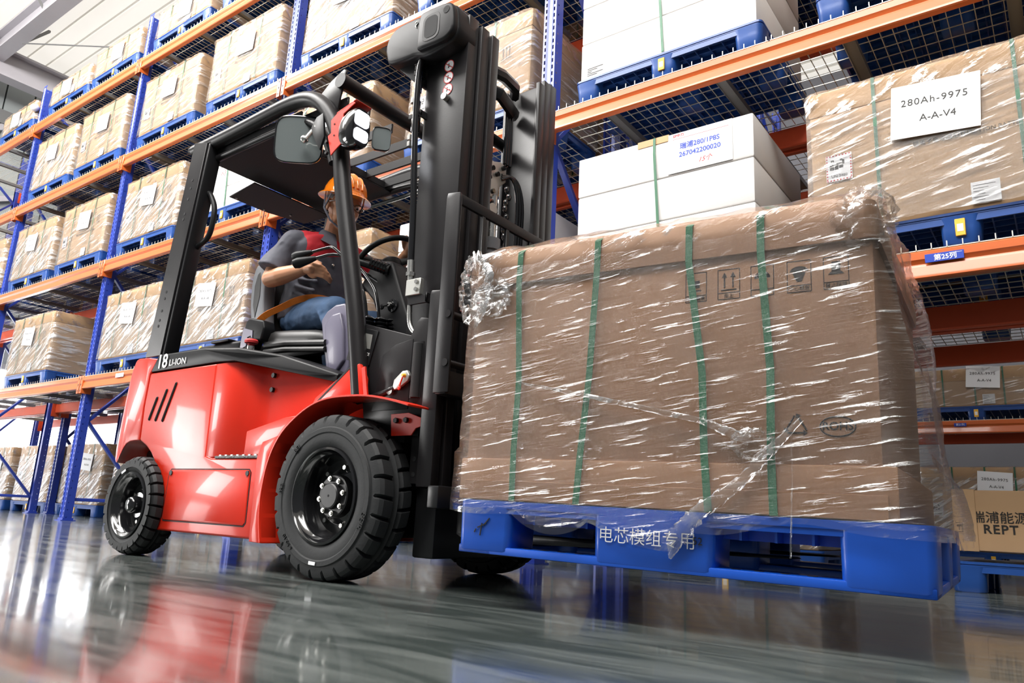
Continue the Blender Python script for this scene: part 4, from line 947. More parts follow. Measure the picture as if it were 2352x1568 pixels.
# front mudguard: curved sheet over the drive wheel, and its bracket
arc = [(-2.530, 0.112), (-2.557, 0.216), (-2.561, 0.311), (-2.542, 0.428), (-2.487, 0.525), (-2.397, 0.593), (-2.305, 0.637), (-2.212, 0.655), (-2.092, 0.655), (-2.003, 0.650), (-1.90, 0.632), (-1.80, 0.606)]
def smooth_pts(p, it=2):
    for _ in range(it):
        q = [p[0]]
        for a, b in zip(p[:-1], p[1:]): q += [tuple(a[i]*0.75+b[i]*0.25 for i in range(len(a))), tuple(a[i]*0.25+b[i]*0.75 for i in range(len(a)))]
        q.append(p[-1]); p = q
    return p
arc = smooth_pts(arc)
for far in (0, 1):
    mb = MB(); R = []
    for i, (x, z) in enumerate(arc):
        a = arc[max(0, i-1)]; b = arc[min(len(arc)-1, i+1)]; d = Vector((b[0]-a[0], b[1]-a[1])).normalized(); nx, nz = -d.y, d.x
        y0, y1 = (1.822, 2.03) if not far else (mir(2.03), mir(1.822))
        R.append([(x, y0, z), (x, y1, z), (x+nx*0.008, y1, z+nz*0.008), (x+nx*0.008, y0, z+nz*0.008)])
    mb.rings(R); mb.build('mudguard', 'red', FL, bevel=0.002, smooth=40)
MB().prism([(-2.61, 0.112), (-2.53, 0.110), (-2.555, 0.216), (-2.559, 0.311), (-2.54, 0.43), (-2.485, 0.527), (-2.60, 0.50), (-2.625, 0.44)], 'y', 1.828, YN+0.02).build('mudguard_web', 'red', FL, bevel=0.003)
MB().prism([(-2.63, 0.445), (-2.485, 0.530), (-2.395, 0.598), (-2.41, 0.612), (-2.55, 0.605), (-2.80, 0.555), (-2.80, 0.445)], 'y', YN+0.004, YN+0.10).build('mudguard_filler', 'red', FL, bevel=0.004)
MB().prism([(-1.99, 0.600), (-1.90, 0.602), (-1.80, 0.570), (-1.79, 0.560), (-1.86, 0.545), (-1.88, 0.520), (-1.98, 0.520)], 'y', 1.93, 1.936).build('mudguard_bracket', 'red', FL, bevel=0.001, seg=1)
for x in (-1.955, -1.905): MB().cyl((x, 1.930, 0.575), (x, 1.918, 0.575), 0.010, n=6).build('bolt', 'black_plastic', FL)
# stay plate for the front post, black rubber edge beside it
MB().prism([(-2.44, 0.61), (-2.40, 0.68), (-2.30, 0.735), (-2.200, 0.790), (-2.160, 0.80), (-2.12, 0.74), (-2.12, 0.656), (-2.22, 0.652), (-2.31, 0.64)], 'y', 1.905, 1.925).build('post_gusset', 'red', FL, bevel=0.003)
MB().bar((-2.45, 1.91, 0.615), (-2.20, 1.91, 0.795), 0.012, 0.008).build('edge_trim', 'black_plastic', FL)
MB().bar((-2.09, 1.895, 0.655), (-2.12, 1.895, 0.78), 0.018, 0.008, up=(0, 1, 0)).build('red_strip', 'red', FL)
# cab front: side plates, dashboard, column
cow = [(-2.165, 0.60), (-2.245, 0.985), (-2.10, 0.945), (-1.945, 0.900), (-1.925, 0.945), (-1.90, 0.965), (-1.855, 0.955), (-1.855, 0.60), (-1.87, 0.52), (-2.16, 0.55)]
MB().prism(cow, 'y', 1.955, 1.967).build('cowl_side', 'charcoal', FL, bevel=0.003)
MB().prism(cow, 'y', mir(1.967), mir(1.955)).build('cowl_side', 'charcoal', FL, bevel=0.003)
MB().prism([(-2.12, 0.62), (-2.085, 0.835), (-2.02, 0.87), (-1.93, 0.885), (-1.93, 0.62)], 'y', 1.9525, 1.957).build('cowl_panel', 'charcoal', FL, bevel=0.0015)
MB().tube([(-1.895, 1.951, 0.66), (-1.895, 1.951, 0.86)], 0.020, n=14).build('cowl_slot', 'dark_void', FL)
mb = MB(); mb.tube([(-1.90, 1.9535, 0.66), (-1.90, 1.9535, 0.87)], 0.028, n=14, flat=(1, 0.15)); mb.build('slot_border', 'charcoal', FL)
MB().box(-2.18, -1.90, 1.967, mir(1.967), 0.55, 0.90).build('dash_body', 'black_plastic', FL, bevel=0.01)
MB().prism([(-2.24, 0.985), (-2.10, 0.945), (-1.95, 0.90), (-1.95, 0.87), (-2.22, 0.87)], 'y', 1.967, 2.14).build('dash_top', 'black_plastic', FL, bevel=0.006)
MB().prism([(-2.48, 1.005), (-2.37, 1.005), (-2.24, 0.985), (-2.10, 0.945), (-1.95, 0.90), (-1.95, 0.87), (-2.37, 0.87)], 'y', 2.14, mir(1.967)).build('dash_top', 'black_plastic', FL, bevel=0.012)
MB().box(-2.62, -1.95, 1.97, mir(1.97), 0.50, 0.545).build('floor_plate', 'black_paint', FL, smooth=0)
MB().prism([(-2.62, 1.290), (-2.565, 1.375), (-2.50, 1.395), (-2.42, 1.375), (-2.30, 1.12), (-2.20, 0.93), (-2.43, 0.95), (-2.46, 1.06), (-2.53, 1.20)], 'y', 2.27, 2.45).build('steering_column', 'black_plastic', FL, bevel=0.018, seg=3)
# data plate
dpl = MB().box(-2.275, -2.135, 1.9500, 1.9545, 0.815, 0.955).build('data_plate', 'black_plastic', FL, bevel=0.001, seg=1)
dpl.data.transform(Matrix.Translation((-2.205, 1.95, 0.885)) @ Matrix.Rotation(0.26, 4, 'Y') @ Matrix.Translation((2.205, -1.95, -0.885)))
MB().prism([(-2.262, 0.952), (-2.148, 0.922), (-2.155, 0.865), (-2.268, 0.892)], 'y', 1.9485, 1.9499).build('data_print', 'galv', dpl, smooth=0)
put_text('CE', (-2.165, 1.9485, 0.845), 0.016, 'ink_white', dpl, tilt=-0.25)
# ignition key, levers with boots
k_ = MB().lathe([(0.0, -0.012), (0.014, -0.012), (0.016, -0.004), (0.030, -0.003), (0.032, 0.004), (0.0, 0.004)], (-2.385, 2.266, 1.155), 'y', 20).build('ignition_switch', 'gloss_black', FL)
MB().box(-2.415, -2.390, 2.235, 2.252, 1.150, 1.158).ball((-2.43, 2.245, 1.15), (0.016, 0.005, 0.014), 10, 8).build('ignition_key', 'black_plastic', k_)
MB().cyl((-2.385, 2.25, 1.155), (-2.385, 2.24, 1.155), 0.010, n=12).build('lock_barrel', 'steel', k_)
for i, (yb, xb) in enumerate(((2.18, -2.44), (2.235, -2.42), (2.29, -2.40))):
    mb = MB(); pr = []
    for k in range(5): pr += [(0.040-k*0.003, k*0.014), (0.028-k*0.003, k*0.014+0.007)]
    pr.append((0.0, 0.07)); mb.lathe([(a*1.15, b*1.3) for a, b in pr], (xb, yb, 1.005+0.005*i), 'z', 20); bt = mb.build('lever_boot', 'gloss_black', FL, smooth=30)
    x1 = xb-0.03; x2 = x1-0.10
    pts = [(xb, yb, 1.03), (x1, yb-0.005, 1.20), (x1-0.035, yb-0.01, 1.26), (x2-0.02, yb-0.02, 1.365), (x2-0.09, yb-0.03, 1.41), (x2-0.27, yb-0.05, 1.405)]
    if i == 1: pts = [(xb, yb, 1.04), (x1, yb-0.01, 1.21), (x1-0.04, yb-0.02, 1.27), (-2.57, 2.20, 1.36), (-2.65, 2.14, 1.415), (-2.765, 2.09, 1.385)]
    if i == 0: pts = [(xb, yb, 1.03), (x1, yb-0.01, 1.20), (x1-0.04, yb-0.02, 1.26), (-2.60, 2.16, 1.375), (-2.66, 2.13, 1.435), (-2.69, 2.13, 1.447), (-2.82, 2.11, 1.432)]
    if i == 2: pts = [(xb, yb, 1.03), (x1, yb, 1.20), (x1-0.03, yb, 1.26), (-2.60, 2.25, 1.35), (-2.66, 2.24, 1.375)]
    MB().tube(smooth_pts(pts, 2), 0.0078, n=10).build('lever_rod', 'gloss_black', bt)
    if i < 2:
        e = Vector(pts[-1]); d = (Vector(pts[-1])-Vector(pts[-2])).normalized()
        MB().tube([e-d*0.02, e-d*0.0, e+d*0.035, e+d*0.07, e+d*0.092, e+d*0.100], [0.010, 0.015, 0.021, 0.026, 0.022, 0.008], 16).build('lever_knob', 'black_plastic', bt)
# steering wheel: rim tilted toward the driver, hub, spokes
cs = Vector((-2.545, 2.37, 1.405)); dv = Vector((0.79, 0, 0.61)).normalized(); yv = Vector((0, 1, 0)); nv = dv.cross(yv)
rr = 0.168; pts = [cs+(dv*math.cos(a)+yv*math.sin(a))*rr for a in [2*PI*k/48 for k in range(49)]]
sw = MB().tube(pts, 0.0135, n=12, caps=False).build('steering_wheel', 'black_plastic', FL, smooth=60)
nb = nv if nv.x < 0 else -nv
MB().tube([cs-nb*0.06, cs-nb*0.01, cs+nb*0.008], [0.045, 0.062, 0.05], 24).build('horn_pad', 'black_plastic', sw, smooth=40)
for a in (0.9, 2.6, 4.6):
    e = cs+(dv*math.cos(a)+yv*math.sin(a))*rr*0.97; MB().tube([cs, cs.lerp(e, 0.5)+nb*0.0, e], [0.03, 0.020, 0.018], 10, flat=(1, 0.6)).build('spoke', 'black_plastic', sw, smooth=50)
MB().tube([(-2.43, 2.27, 1.33), (-2.50, 2.23, 1.35), (-2.57, 2.20, 1.375), (-2.60, 2.19, 1.39)], [0.024, 0.018, 0.016, 0.012], 12).build('signal_stalk', 'black_plastic', FL)
mb = MB(); 
for k in range(6): p = Vector((-2.44-0.012*k, 2.265-0.007*k, 1.335+0.005*k)); mb.tube([p, p+Vector((-0.007, -0.004, 0.003))], [0.026-k*0.001, 0.030-k*0.001], 16)
mb.build('stalk_boot', 'gloss_black', FL)
# seat
sb = MB(); sb.box(-3.10, -2.60, 2.12, 2.60, 0.93, 1.0); sb.build('seat_base', 'black_plastic', FL, bevel=0.02)
for z, r_ in ((0.955, 0.012), (0.985, 0.014)): MB().tube([(-3.08, 2.115, z+0.02), (-2.9, 2.10, z+0.012), (-2.62, 2.105, z-0.012)], r_, 8).build('bellows_fold', 'seat_vinyl', FL)
R = []
for x, e, h in ((-3.12, 0.02, 0.06), (-3.10, 0.0, 0.085), (-2.95, 0.0, 0.09), (-2.78, 0.0, 0.085), (-2.69, 0.005, 0.07), (-2.655, 0.03, 0.035)):
    ring = []
    for k in range(20):
        a = 2*PI*k/20; c, s = math.cos(a), math.sin(a); ring.append((x, YC+math.copysign(abs(c)**0.5, c)*(0.25-e), 1.035-(x+3.1)*0.08+math.copysign(abs(s)**0.6, s)*h*0.72))
    R.append(ring)
MB().rings(R).build('seat_cushion', 'seat_vinyl', FL, smooth=60)
for y0, y1 in ((2.12, 2.19), (2.53, 2.60)):
    bp = [(-3.19, 1.08), (-3.235, 1.14), (-3.262, 1.24), (-3.272, 1.36), (-3.252, 1.435), (-3.215, 1.452), (-3.19, 1.43), (-3.165, 1.36), (-3.155, 1.26), (-3.14, 1.16), (-3.12, 1.08)]
    MB().prism(smooth_pts(bp, 1), 'y', y0, y1).build('seat_wing', 'grey_plastic', FL, bevel=0.012, seg=3)
    MB().prism([(-3.205, 1.16), (-3.232, 1.23), (-3.238, 1.33), (-3.222, 1.39), (-3.205, 1.40), (-3.195, 1.36), (-3.185, 1.27)], 'y', y0-0.003, y0+0.004).build('wing_inset', 'seat_vinyl', FL, bevel=0.001, seg=1)
R = []
for z, x in ((1.06, -3.17), (1.12, -3.20), (1.22, -3.225), (1.34, -3.24), (1.44, -3.245), (1.475, -3.235)):
    R.append([(x+0.045*math.copysign(abs(math.cos(a))**0.6, math.cos(a)), YC+0.17*math.copysign(abs(math.sin(a))**0.5, math.sin(a)), z) for a in [2*PI*k/20 for k in range(20)]])
MB().rings(R).build('seat_back', 'seat_vinyl', FL, bevel=0.01, smooth=60)
MB().prism([(-3.215, 1.04), (-3.20, 1.13), (-3.17, 1.145), (-3.06, 1.12), (-3.045, 1.08), (-3.06, 1.02), (-3.13, 1.03), (-3.15, 0.985), (-3.19, 0.985)], 'y', 2.07, 2.14).build('hip_guard', 'black_plastic', FL, bevel=0.010, seg=3)
MB().prism([(-3.213, 1.045), (-3.205, 1.095), (-3.13, 1.075), (-3.125, 1.035), (-3.14, 1.05), (-3.165, 1.045), (-3.17, 1.0), (-3.215, 0.99)], 'y', 2.066, 2.071).build('hip_plate', 'lavender', FL, smooth=0)
# overhead guard
gp = [(-3.675, 2.108), (-3.30, 2.120), (-3.05, 2.135), (-2.84, 2.146), (-2.70, 2.125), (-2.590, 2.050), (-2.510, 1.940), (-2.455, 1.83), (-2.413, 1.62), (-2.330, 1.324), (-2.250, 1.05), (-2.208, 0.867), (-2.163, 0.66)]
for y in (1.935, mir(1.935)):
    pts = [(x, y, z) for x, z in smooth_pts(gp, 2)]
    MB().tube(pts, 0.0375, n=20, flat=(1.0, 1.0)).build('guard_tube', 'charcoal', FL, smooth=60)
    ip = [(-3.54, 2.035), (-3.0, 2.05), (-2.82, 2.045), (-2.72, 2.02), (-2.63, 1.945), (-2.57, 1.85), (-2.53, 1.76)]
    dy = 0.03 if y < YC else -0.03
    MB().tube([(x, y+dy, z) for x, z in smooth_pts(ip, 2)], 0.020, n=10).build('guard_lip', 'charcoal', FL, smooth=60)
    s_ = 1 if y < YC else -1
    MB().prism([(-3.625, 2.13), (-3.50, 2.10), (-3.632, 0.96), (-3.775, 0.96)], 'y', y-0.040*s_, y-0.028*s_).build('rear_pillar', 'charcoal', FL, bevel=0.002, seg=1)
    MB().prism([(-3.515, 2.10), (-3.480, 2.10), (-3.612, 0.96), (-3.650, 0.96)], 'y', y-0.032*s_, y+0.045*s_).build('pillar_channel', 'black_paint', FL, bevel=0.008)
    MB().box(-3.70, -3.47, y-0.035, y+0.03, 2.095, 2.125).build('pillar_cap', 'charcoal', FL, bevel=0.006)
    if y < YC:
        for z in (1.905, 1.86, 1.80, 1.72, 1.69, 1.30, 1.265, 1.20, 1.15, 1.12):
            x = -3.575-(2.0-z)*0.137; MB().cyl((x, y-0.0415, z), (x, y-0.039, z), 0.008, n=10).build('pillar_hole', 'dark_void', FL, smooth=0)
MB().box(-3.56, -2.985, 1.96, mir(1.96), 2.030, 2.040).box(-2.995, -2.985, 1.96, mir(1.96), 2.04, 2.08).box(-3.56, -3.55, 1.96, mir(1.96), 2.04, 2.10).build('roof_plate', 'roof_black', FL, bevel=0.002, seg=1)
mb = MB(); mb.prism([(-3.80, 2.24), (-3.80, 2.50), (-3.74, 2.74), (-3.50, 2.74), (-3.50, 2.20)], 'z', 1.992, 2.000); mb.build('roof_shelf', 'roof_black', FL, bevel=0.002, seg=1)
for x, y in ((-3.77, 2.27), (-3.77, 2.46), (-3.70, 2.60)): MB().cyl((x, y, 1.985), (x, y, 1.992), 0.006, n=8).build('rivet', 'galv', FL)
for y in (1.99, 2.12, 2.27, 2.42, 2.56, 2.70): MB().box(-2.99, -2.50, y-0.006, y+0.006, 2.045, 2.095).build('roof_bar', 'charcoal', FL, bevel=0.002, seg=1)
MB().tube([(-2.515, 1.94, 2.160), (-2.515, mir(1.94), 2.160)], 0.036, n=16).build('guard_crossmember', 'black_paint', FL)
MB().prism([(-2.70, 2.115), (-2.60, 2.19), (-2.515, 2.225), (-2.495, 2.21), (-2.52, 2.09), (-2.535, 2.00), (-2.60, 2.06)], 'y', 1.955, 1.965).build('guard_gusset', 'charcoal', FL, bevel=0.003)
MB().prism([(-2.70, 2.115), (-2.60, 2.19), (-2.515, 2.225), (-2.495, 2.21), (-2.52, 2.09), (-2.535, 2.00), (-2.60, 2.06)], 'y', mir(1.965), mir(1.955)).build('guard_gusset', 'charcoal', FL, bevel=0.003)
MB().tube([(-3.5, 2.77, 1.99), (-2.9, 2.77, 2.0), (-2.5, 2.74, 2.02), (-2.35, 2.6, 2.0)], 0.012, n=8).build('roof_cable', 'gloss_black', FL)
for y in (1.962, mir(1.962)): MB().box(-3.54, -2.80, y-0.006, y+0.006, 2.025, 2.10).build('roof_side_plate', 'black_paint', FL, bevel=0.002, seg=1)
# grab handle on the rear pillar
hp = [(-3.555, 1.80), (-3.525, 1.85), (-3.480, 1.81), (-3.435, 1.74), (-3.432, 1.66), (-3.450, 1.58), (-3.51, 1.555), (-3.59, 1.53)]
MB().tube([(x, 1.955, z) for x, z in smooth_pts(hp, 2)], 0.014, n=12).build('grab_handle', 'black_plastic', FL, smooth=60)
# headlight with red bracket
lampb = MB().prism([(-2.454, 1.901), (-2.421, 1.923), (-2.315, 1.951), (-2.303, 1.939), (-2.372, 1.908), (-2.371, 1.855), (-2.350, 1.83), (-2.356, 1.811), (-2.345, 1.79), (-2.355, 1.774), (-2.388, 1.755), (-2.430, 1.727), (-2.440, 1.76), (-2.465, 1.829), (-2.444, 1.839)], 'y', 1.868, 1.874)
lampb.prism([(-2.421, 1.923), (-2.30, 1.952), (-2.298, 1.958), (-2.42, 1.930)], 'y', 1.868, 1.960)
lampb = lampb.build('light_bracket', 'red', FL, bevel=0.002, seg=1)
for x, z in ((-2.425, 1.875), (-2.42, 1.82)): MB().cyl((x, 1.866, z), (x, 1.868, z), 0.004, n=8).build('bracket_hole', 'dark_void', lampb, smooth=0)
for x, z in ((-2.462, 1.80), (-2.455, 1.745)): MB().cyl((x, 1.860, z), (x, 1.872, z), 0.008, n=6).build('bolt', 'black_plastic', lampb)
R = []
for x, k in ((-2.40, 0.55), (-2.37, 0.85), (-2.33, 0.98), (-2.295, 1.0), (-2.285, 0.94)):
    R.append([(x, 1.900+0.052*k*math.copysign(abs(math.cos(a))**0.7, math.cos(a)), 1.832+0.092*k*math.copysign(abs(math.sin(a))**0.8, math.sin(a))) for a in [2*PI*j/24 for j in range(24)]])
hl = MB().rings(R).build('headlight', 'gloss_black', FL, smooth=50)
for (y0, y1, z0, z1) in ((1.862, 1.936, 1.838, 1.903), (1.864, 1.936, 1.770, 1.822)):
    MB().prism(rrect(y0, y1, z0, z1, 0.015), 'x', -2.286, -2.278).build('headlight_lens', 'lamp_lit', hl, bevel=0.003)
# mirrors
def mirror(c, w_, h_, nrm, name):
    n = Vector(nrm).normalized(); up = Vector((0, 0, 1)); r = up.cross(n).normalized(); u = n.cross(r)
    R = []
    for d, k in ((-0.03, 0.72), (-0.022, 0.9), (-0.010, 0.98), (0.0, 1.0), (0.006, 1.0), (0.008, 0.955), (0.003, 0.94)):
        R.append([tuple(Vector(c)+n*d+r*(w_/2*k*math.copysign(abs(math.cos(a))**0.45, math.cos(a)))+u*(h_/2*k*math.copysign(abs(math.sin(a))**0.45, math.sin(a)))) for a in [2*PI*j/36 for j in range(36)]])
    o = MB().rings(R, True, False).build(name, 'gloss_black', FL, smooth=60)
    ring = [tuple(Vector(c)+n*0.0035+r*(w_/2*0.945*math.copysign(abs(math.cos(a))**0.45, math.cos(a)))+u*(h_/2*0.945*math.copysign(abs(math.sin(a))**0.45, math.sin(a)))) for a in [2*PI*j/36 for j in range(36)]]
    back = [tuple(Vector(p)-n*0.004) for p in ring]
    MB().rings([back, ring]).build('mirror_glass', 'mirror_back', o, smooth=30)
    return o, n
mo, mn = mirror((-2.775, 1.945, 1.935), 0.23, 0.235, (0.62, -0.78, -0.10), 'side_mirror')
mc = Vector((-2.775, 1.945, 1.935))
MB().tube([mc+mn*0.012+Vector((0.05, 0, -0.02)), Vector((-2.60, 1.905, 1.935))], [0.012, 0.009], 12).ball(mc+mn*0.018+Vector((0.05, 0, -0.02)), 0.020, 12, 8).build('mirror_arm', 'steel', mo)
MB().prism([(-2.60, 1.975), (-2.555, 1.985), (-2.53, 1.86), (-2.55, 1.80), (-2.60, 1.87), (-2.63, 1.93)], 'y', 1.898, 1.910).build('mirror_mount', 'black_plastic', mo, bevel=0.002)
mirror((-2.345, 2.07, 1.875), 0.085, 0.115, (0.75, -0.6, 0), 'small_mirror')
# mast: nested channels either side
def channel(y0, y1, x0, x1, z0, z1, tw=0.014, tf=0.020, opens=1, notch=False):
    # C section: web at y0, flanges run to y1
    a, b = (y0, y1) if opens > 0 else (y1, y0)
    poly = [(x0, y0), (x1, y0), (x1, y1), (x1-tf, y1), (x1-tf, y0+tw*opens), (x0+tf, y0+tw*opens), (x0+tf, y1), (x0, y1)]
    return MB().prism(poly, 'z', z0, z1)
MZ = 2.285
channel(2.030, 2.090, -2.050, -1.828, 0.335, MZ).build('outer_mast_rail', 'charcoal', FL, bevel=0.003)
channel(2.098, 2.150, -2.030, -1.815, 0.30, MZ-0.02).build('middle_mast_rail', 'charcoal', FL, bevel=0.003)
channel(2.158, 2.205, -2.010, -1.805, 0.28, MZ-0.03).build('inner_mast_rail', 'charcoal', FL, bevel=0.003)
channel(2.690, 2.630, -2.050, -1.828, 0.335, MZ, opens=-1).build('outer_mast_rail', 'charcoal', FL, bevel=0.003)
channel(2.622, 2.570, -2.030, -1.815, 0.30, MZ-0.02, opens=-1).build('middle_mast_rail', 'charcoal', FL, bevel=0.003)
channel(2.562, 2.515, -2.010, -1.805, 0.28, MZ-0.06, opens=-1).build('inner_mast_rail', 'charcoal', FL, bevel=0.003)
for y, z in ((2.12, 2.19), (2.175, 2.16)): MB().cyl((-1.93, y-0.02, z), (-1.93, y+0.02, z), 0.055, n=24).build('mast_roller', 'black_paint', FL)
MB().tube([(-1.98, 2.19, 2.19), (-1.93, 2.25, 2.20), (-1.90, 2.36, 2.20), (-1.92, 2.48, 2.21), (-1.96, 2.53, 2.21)], 0.034, n=8, flat=(1.0, 0.7)).build('mast_crosshead', 'black_paint', FL, smooth=30)
MB().tube([(-1.95, 2.19, 2.10), (-1.86, 2.30, 2.06), (-1.88, 2.42, 2.04), (-1.95, 2.53, 2.10)], 0.030, n=8, flat=(1.0, 0.6)).build('mast_crosshead', 'black_paint', FL, smooth=30)
MB().tube([(-1.98, 2.20, 1.96), (-1.98, 2.36, 1.93), (-1.98, 2.52, 1.93)], 0.026, n=14).build('mast_tie', 'black_paint', FL)
MB().box(-2.04, -1.86, 2.20, 2.52, 0.30, 0.52).build('mast_lower_tie', 'black_paint', FL, bevel=0.01)
MB().box(-2.06, -1.98, 2.09, 2.63, 0.95, 1.04).build('mast_rear_tie', 'black_paint', FL, bevel=0.006)
# head cover of the hose pulleys on the near rail
hc = [(-2.236, 2.175), (-2.252, 2.23), (-2.235, 2.285), (-2.19, 2.318), (-2.10, 2.322), (-2.00, 2.312), (-1.97, 2.316), (-1.868, 2.305), (-1.838, 2.285), (-1.828, 2.23), (-1.822, 2.165), (-1.84, 2.130), (-1.88, 2.118), (-2.0, 2.105), (-2.06, 2.130), (-2.10, 2.128), (-2.20, 2.135), (-2.226, 2.150)]
hco = MB().prism(smooth_pts(hc+[hc[0]], 1)[:-1], 'y', 1.955, 2.085).build('pulley_cover', 'black_plastic', FL, bevel=0.018, seg=4, smooth=50)
MB().prism(smooth_pts([(-2.03, 2.13), (-2.035, 2.29), (-2.0, 2.308), (-1.868, 2.300), (-1.842, 2.280), (-1.832, 2.225), (-1.828, 2.165), (-1.848, 2.136), (-1.89, 2.124), (-2.03, 2.13)], 1)[:-1], 'y', 1.932, 1.975).build('cover_block', 'black_plastic', hco, bevel=0.012, seg=3, smooth=50)
rec = MB().prism(rrect(-2.000, -1.905, 2.150, 2.275, 0.030), 'y', 1.9305, 1.9325).build('cover_recess', 'charcoal', hco, bevel=0.0008, seg=1)
MB().prism(rrect(-1.988, -1.917, 2.163, 2.262, 0.024), 'y', 1.9295, 1.9306).build('recess_hole', 'dark_void', hco, smooth=0)
MB().cyl((-1.872, 1.9305, 2.262), (-1.872, 1.9325, 2.262), 0.017, n=20).build('cover_hole', 'dark_void', hco, smooth=0)
MB().tube([(-2.068, 1.953, 2.285), (-2.060, 1.953, 2.293), (-2.055, 1.953, 2.283), (-2.066, 1.953, 2.270), (-2.060, 1.953, 2.262)], 0.0022, n=6).build('cover_clip', 'galv', hco)
MB().prism([(-2.20, 2.14), (-2.06, 2.13), (-2.055, 2.02), (-2.075, 2.02)], 'y', 2.0, 2.06).build('cover_skirt', 'black_plastic', FL, bevel=0.006)
mb = MB(); zz = 2.13
for k in range(9):
    mb.box(-2.085+0.004*(k % 2), -2.056, 1.985, 2.025, zz-0.022, zz-0.002) if k < 4 else mb.cyl((-2.072, 2.005, zz), (-2.072, 2.005, zz-0.05), 0.016-0.004*(k % 2), n=8); zz -= 0.024 if k < 4 else 0.045
mb.build('chain_anchor', 'gloss_black', FL, smooth=30)
MB().box(-2.085, -2.055, 1.992, 2.020, 1.80, 1.90).build('lift_chain', 'gloss_black', FL, bevel=0.004)
for z in (1.945, 1.775, 1.745): MB().cyl((-2.072, 1.985, z), (-2.072, 1.985, z-0.022), 0.013, n=6).build('chain_nut', 'steel', FL, smooth=20)
# high pressure hose with fitting, clamp block and pipe
MB().tube(smooth_pts([(-2.045, 1.99, 2.14), (-2.058, 1.985, 2.07), (-2.052, 1.985, 1.80), (-2.020, 1.985, 1.45), (-2.008, 1.985, 1.20)], 2), 0.0135, n=12).build('hydraulic_hose', 'gloss_black', FL, smooth=60)
MB().cyl((-2.008, 1.985, 1.215), (-2.004, 1.985, 1.165), 0.015, n=14).cyl((-2.004, 1.985, 1.165), (-2.004, 1.985, 1.150), 0.019, n=6).cyl((-2.004, 1.985, 1.150), (-2.002, 1.985, 1.125), 0.012, n=12).build('hose_fitting', 'steel', FL, smooth=30)
MB().box(-2.008, -1.932, 1.968, 1.990, 1.065, 1.130).build('clamp_block', 'galv', FL, bevel=0.002, seg=1)
for z in (1.115, 1.085): MB().cyl((-1.950, 1.969, z), (-1.950, 1.961, z), 0.009, n=6).build('bolt', 'steel', FL, smooth=20)
MB().box(-2.000, -1.90, 1.975, 1.983, 1.028, 1.062).box(-1.908, -1.90, 1.975, 2.03, 1.03, 1.07).build('hose_bracket', 'charcoal', FL, bevel=0.002, seg=1)
MB().box(-2.10, -2.03, 1.99, 2.0, 1.86, 1.88).box(-2.038, -2.03, 1.99, 2.03, 1.855, 1.888).build('hose_bracket', 'charcoal', FL, bevel=0.002, seg=1)
MB().tube(smooth_pts([(-1.995, 1.985, 1.06), (-1.992, 1.985, 0.97), (-1.975, 1.985, 0.93), (-1.935, 1.985, 0.905)], 2), 0.010, n=12).build('hydraulic_pipe', 'steel', FL, smooth=60)
# warning roundels on the rail, big bolt
for i, z in enumerate((2.074, 2.019, 1.964)):
    st = MB().lathe([(0.0, 0.0), (0.026, 0.0), (0.026, 0.0012), (0.0, 0.0012)], (-1.924, 2.0285, z), 'y', 28).build('warning_sticker', 'paper', FL, smooth=0)
    mb = MB(); mb.lathe([(0.0235, -0.0004), (0.0265, -0.0004), (0.0265, 0.0004), (0.0235, 0.0004)], (-1.924, 2.0282, z), 'y', 28, closed=True); mb.bar((-1.942, 2.0278, z+0.014), (-1.906, 2.0278, z-0.014), 0.001, 0.003, up=(0, 0, 1)); mb.build('sticker_ring', 'ink_red', st, smooth=0)
    mb = MB(); mb.ball((-1.926, 2.028, z+0.008), (0.003, 0.0008, 0.003), 8, 6).bar((-1.926, 2.028, z+0.004), (-1.928, 2.028, z-0.010), 0.001, 0.004).bar((-1.926, 2.028, z-0.002), (-1.914+0.003*i, 2.028, z-0.006), 0.001, 0.003); mb.build('sticker_figure', 'ink', st, smooth=0)
MB().cyl((-1.925, 2.030, 1.925), (-1.925, 2.008, 1.925), 0.015, n=18).build('rail_bolt', 'galv', FL)
# tilt plates with hex bolts, cylinder ends
MB().box(-1.912, -1.868, 1.968, 1.985, 0.352, 0.768).build('tilt_plate', 'charcoal', FL, bevel=0.002, seg=1)
for z in (0.745, 0.70, 0.44, 0.385): MB().cyl((-1.890, 1.968, z), (-1.890, 1.9665, z), 0.009, n=12).build('plate_hole', 'dark_void', FL, smooth=0)
MB().prism([(-1.845, 0.79), (-1.80, 0.80), (-1.772, 0.78), (-1.765, 0.34), (-1.80, 0.325), (-1.835, 0.33), (-1.84, 0.60)], 'y', 1.985, 2.03).build('mast_side_plate', 'charcoal', FL, bevel=0.005)
for z in (0.752, 0.709, 0.426, 0.384):
    MB().cyl((-1.815, 1.985, z), (-1.815, 1.980, z), 0.021, n=20).cyl((-1.815, 1.980, z), (-1.815, 1.965, z), 0.0165, n=6).build('hex_bolt', 'galv', FL, smooth=20)
tl = MB(); tl.prism([(-2.00, 0.705), (-1.995, 0.730), (-1.955, 0.760), (-1.930, 0.762), (-1.918, 0.742), (-1.925, 0.722), (-1.975, 0.695), (-1.99, 0.692)], 'y', 1.935, 1.950); tl.build('grease_plate', 'galv', FL, bevel=0.003)
MB().cyl((-1.940, 1.935, 0.742), (-1.940, 1.922, 0.742), 0.008, 0.005, n=8).build('grease_nipple', 'tag_yellow', FL)
MB().tube([(-1.94, 1.925, 0.735), (-1.945, 1.922, 0.715), (-1.950, 1.922, 0.70)], 0.003, n=6).ball((-1.952, 1.922, 0.694), (0.008, 0.003, 0.008), 10, 6).build('red_cap', 'red', FL)
MB().tube([(-2.20, 1.95, 0.66), (-2.06, 1.95, 0.685), (-1.99, 1.95, 0.705)], 0.012, n=10).build('tilt_rod', 'black_paint', FL)
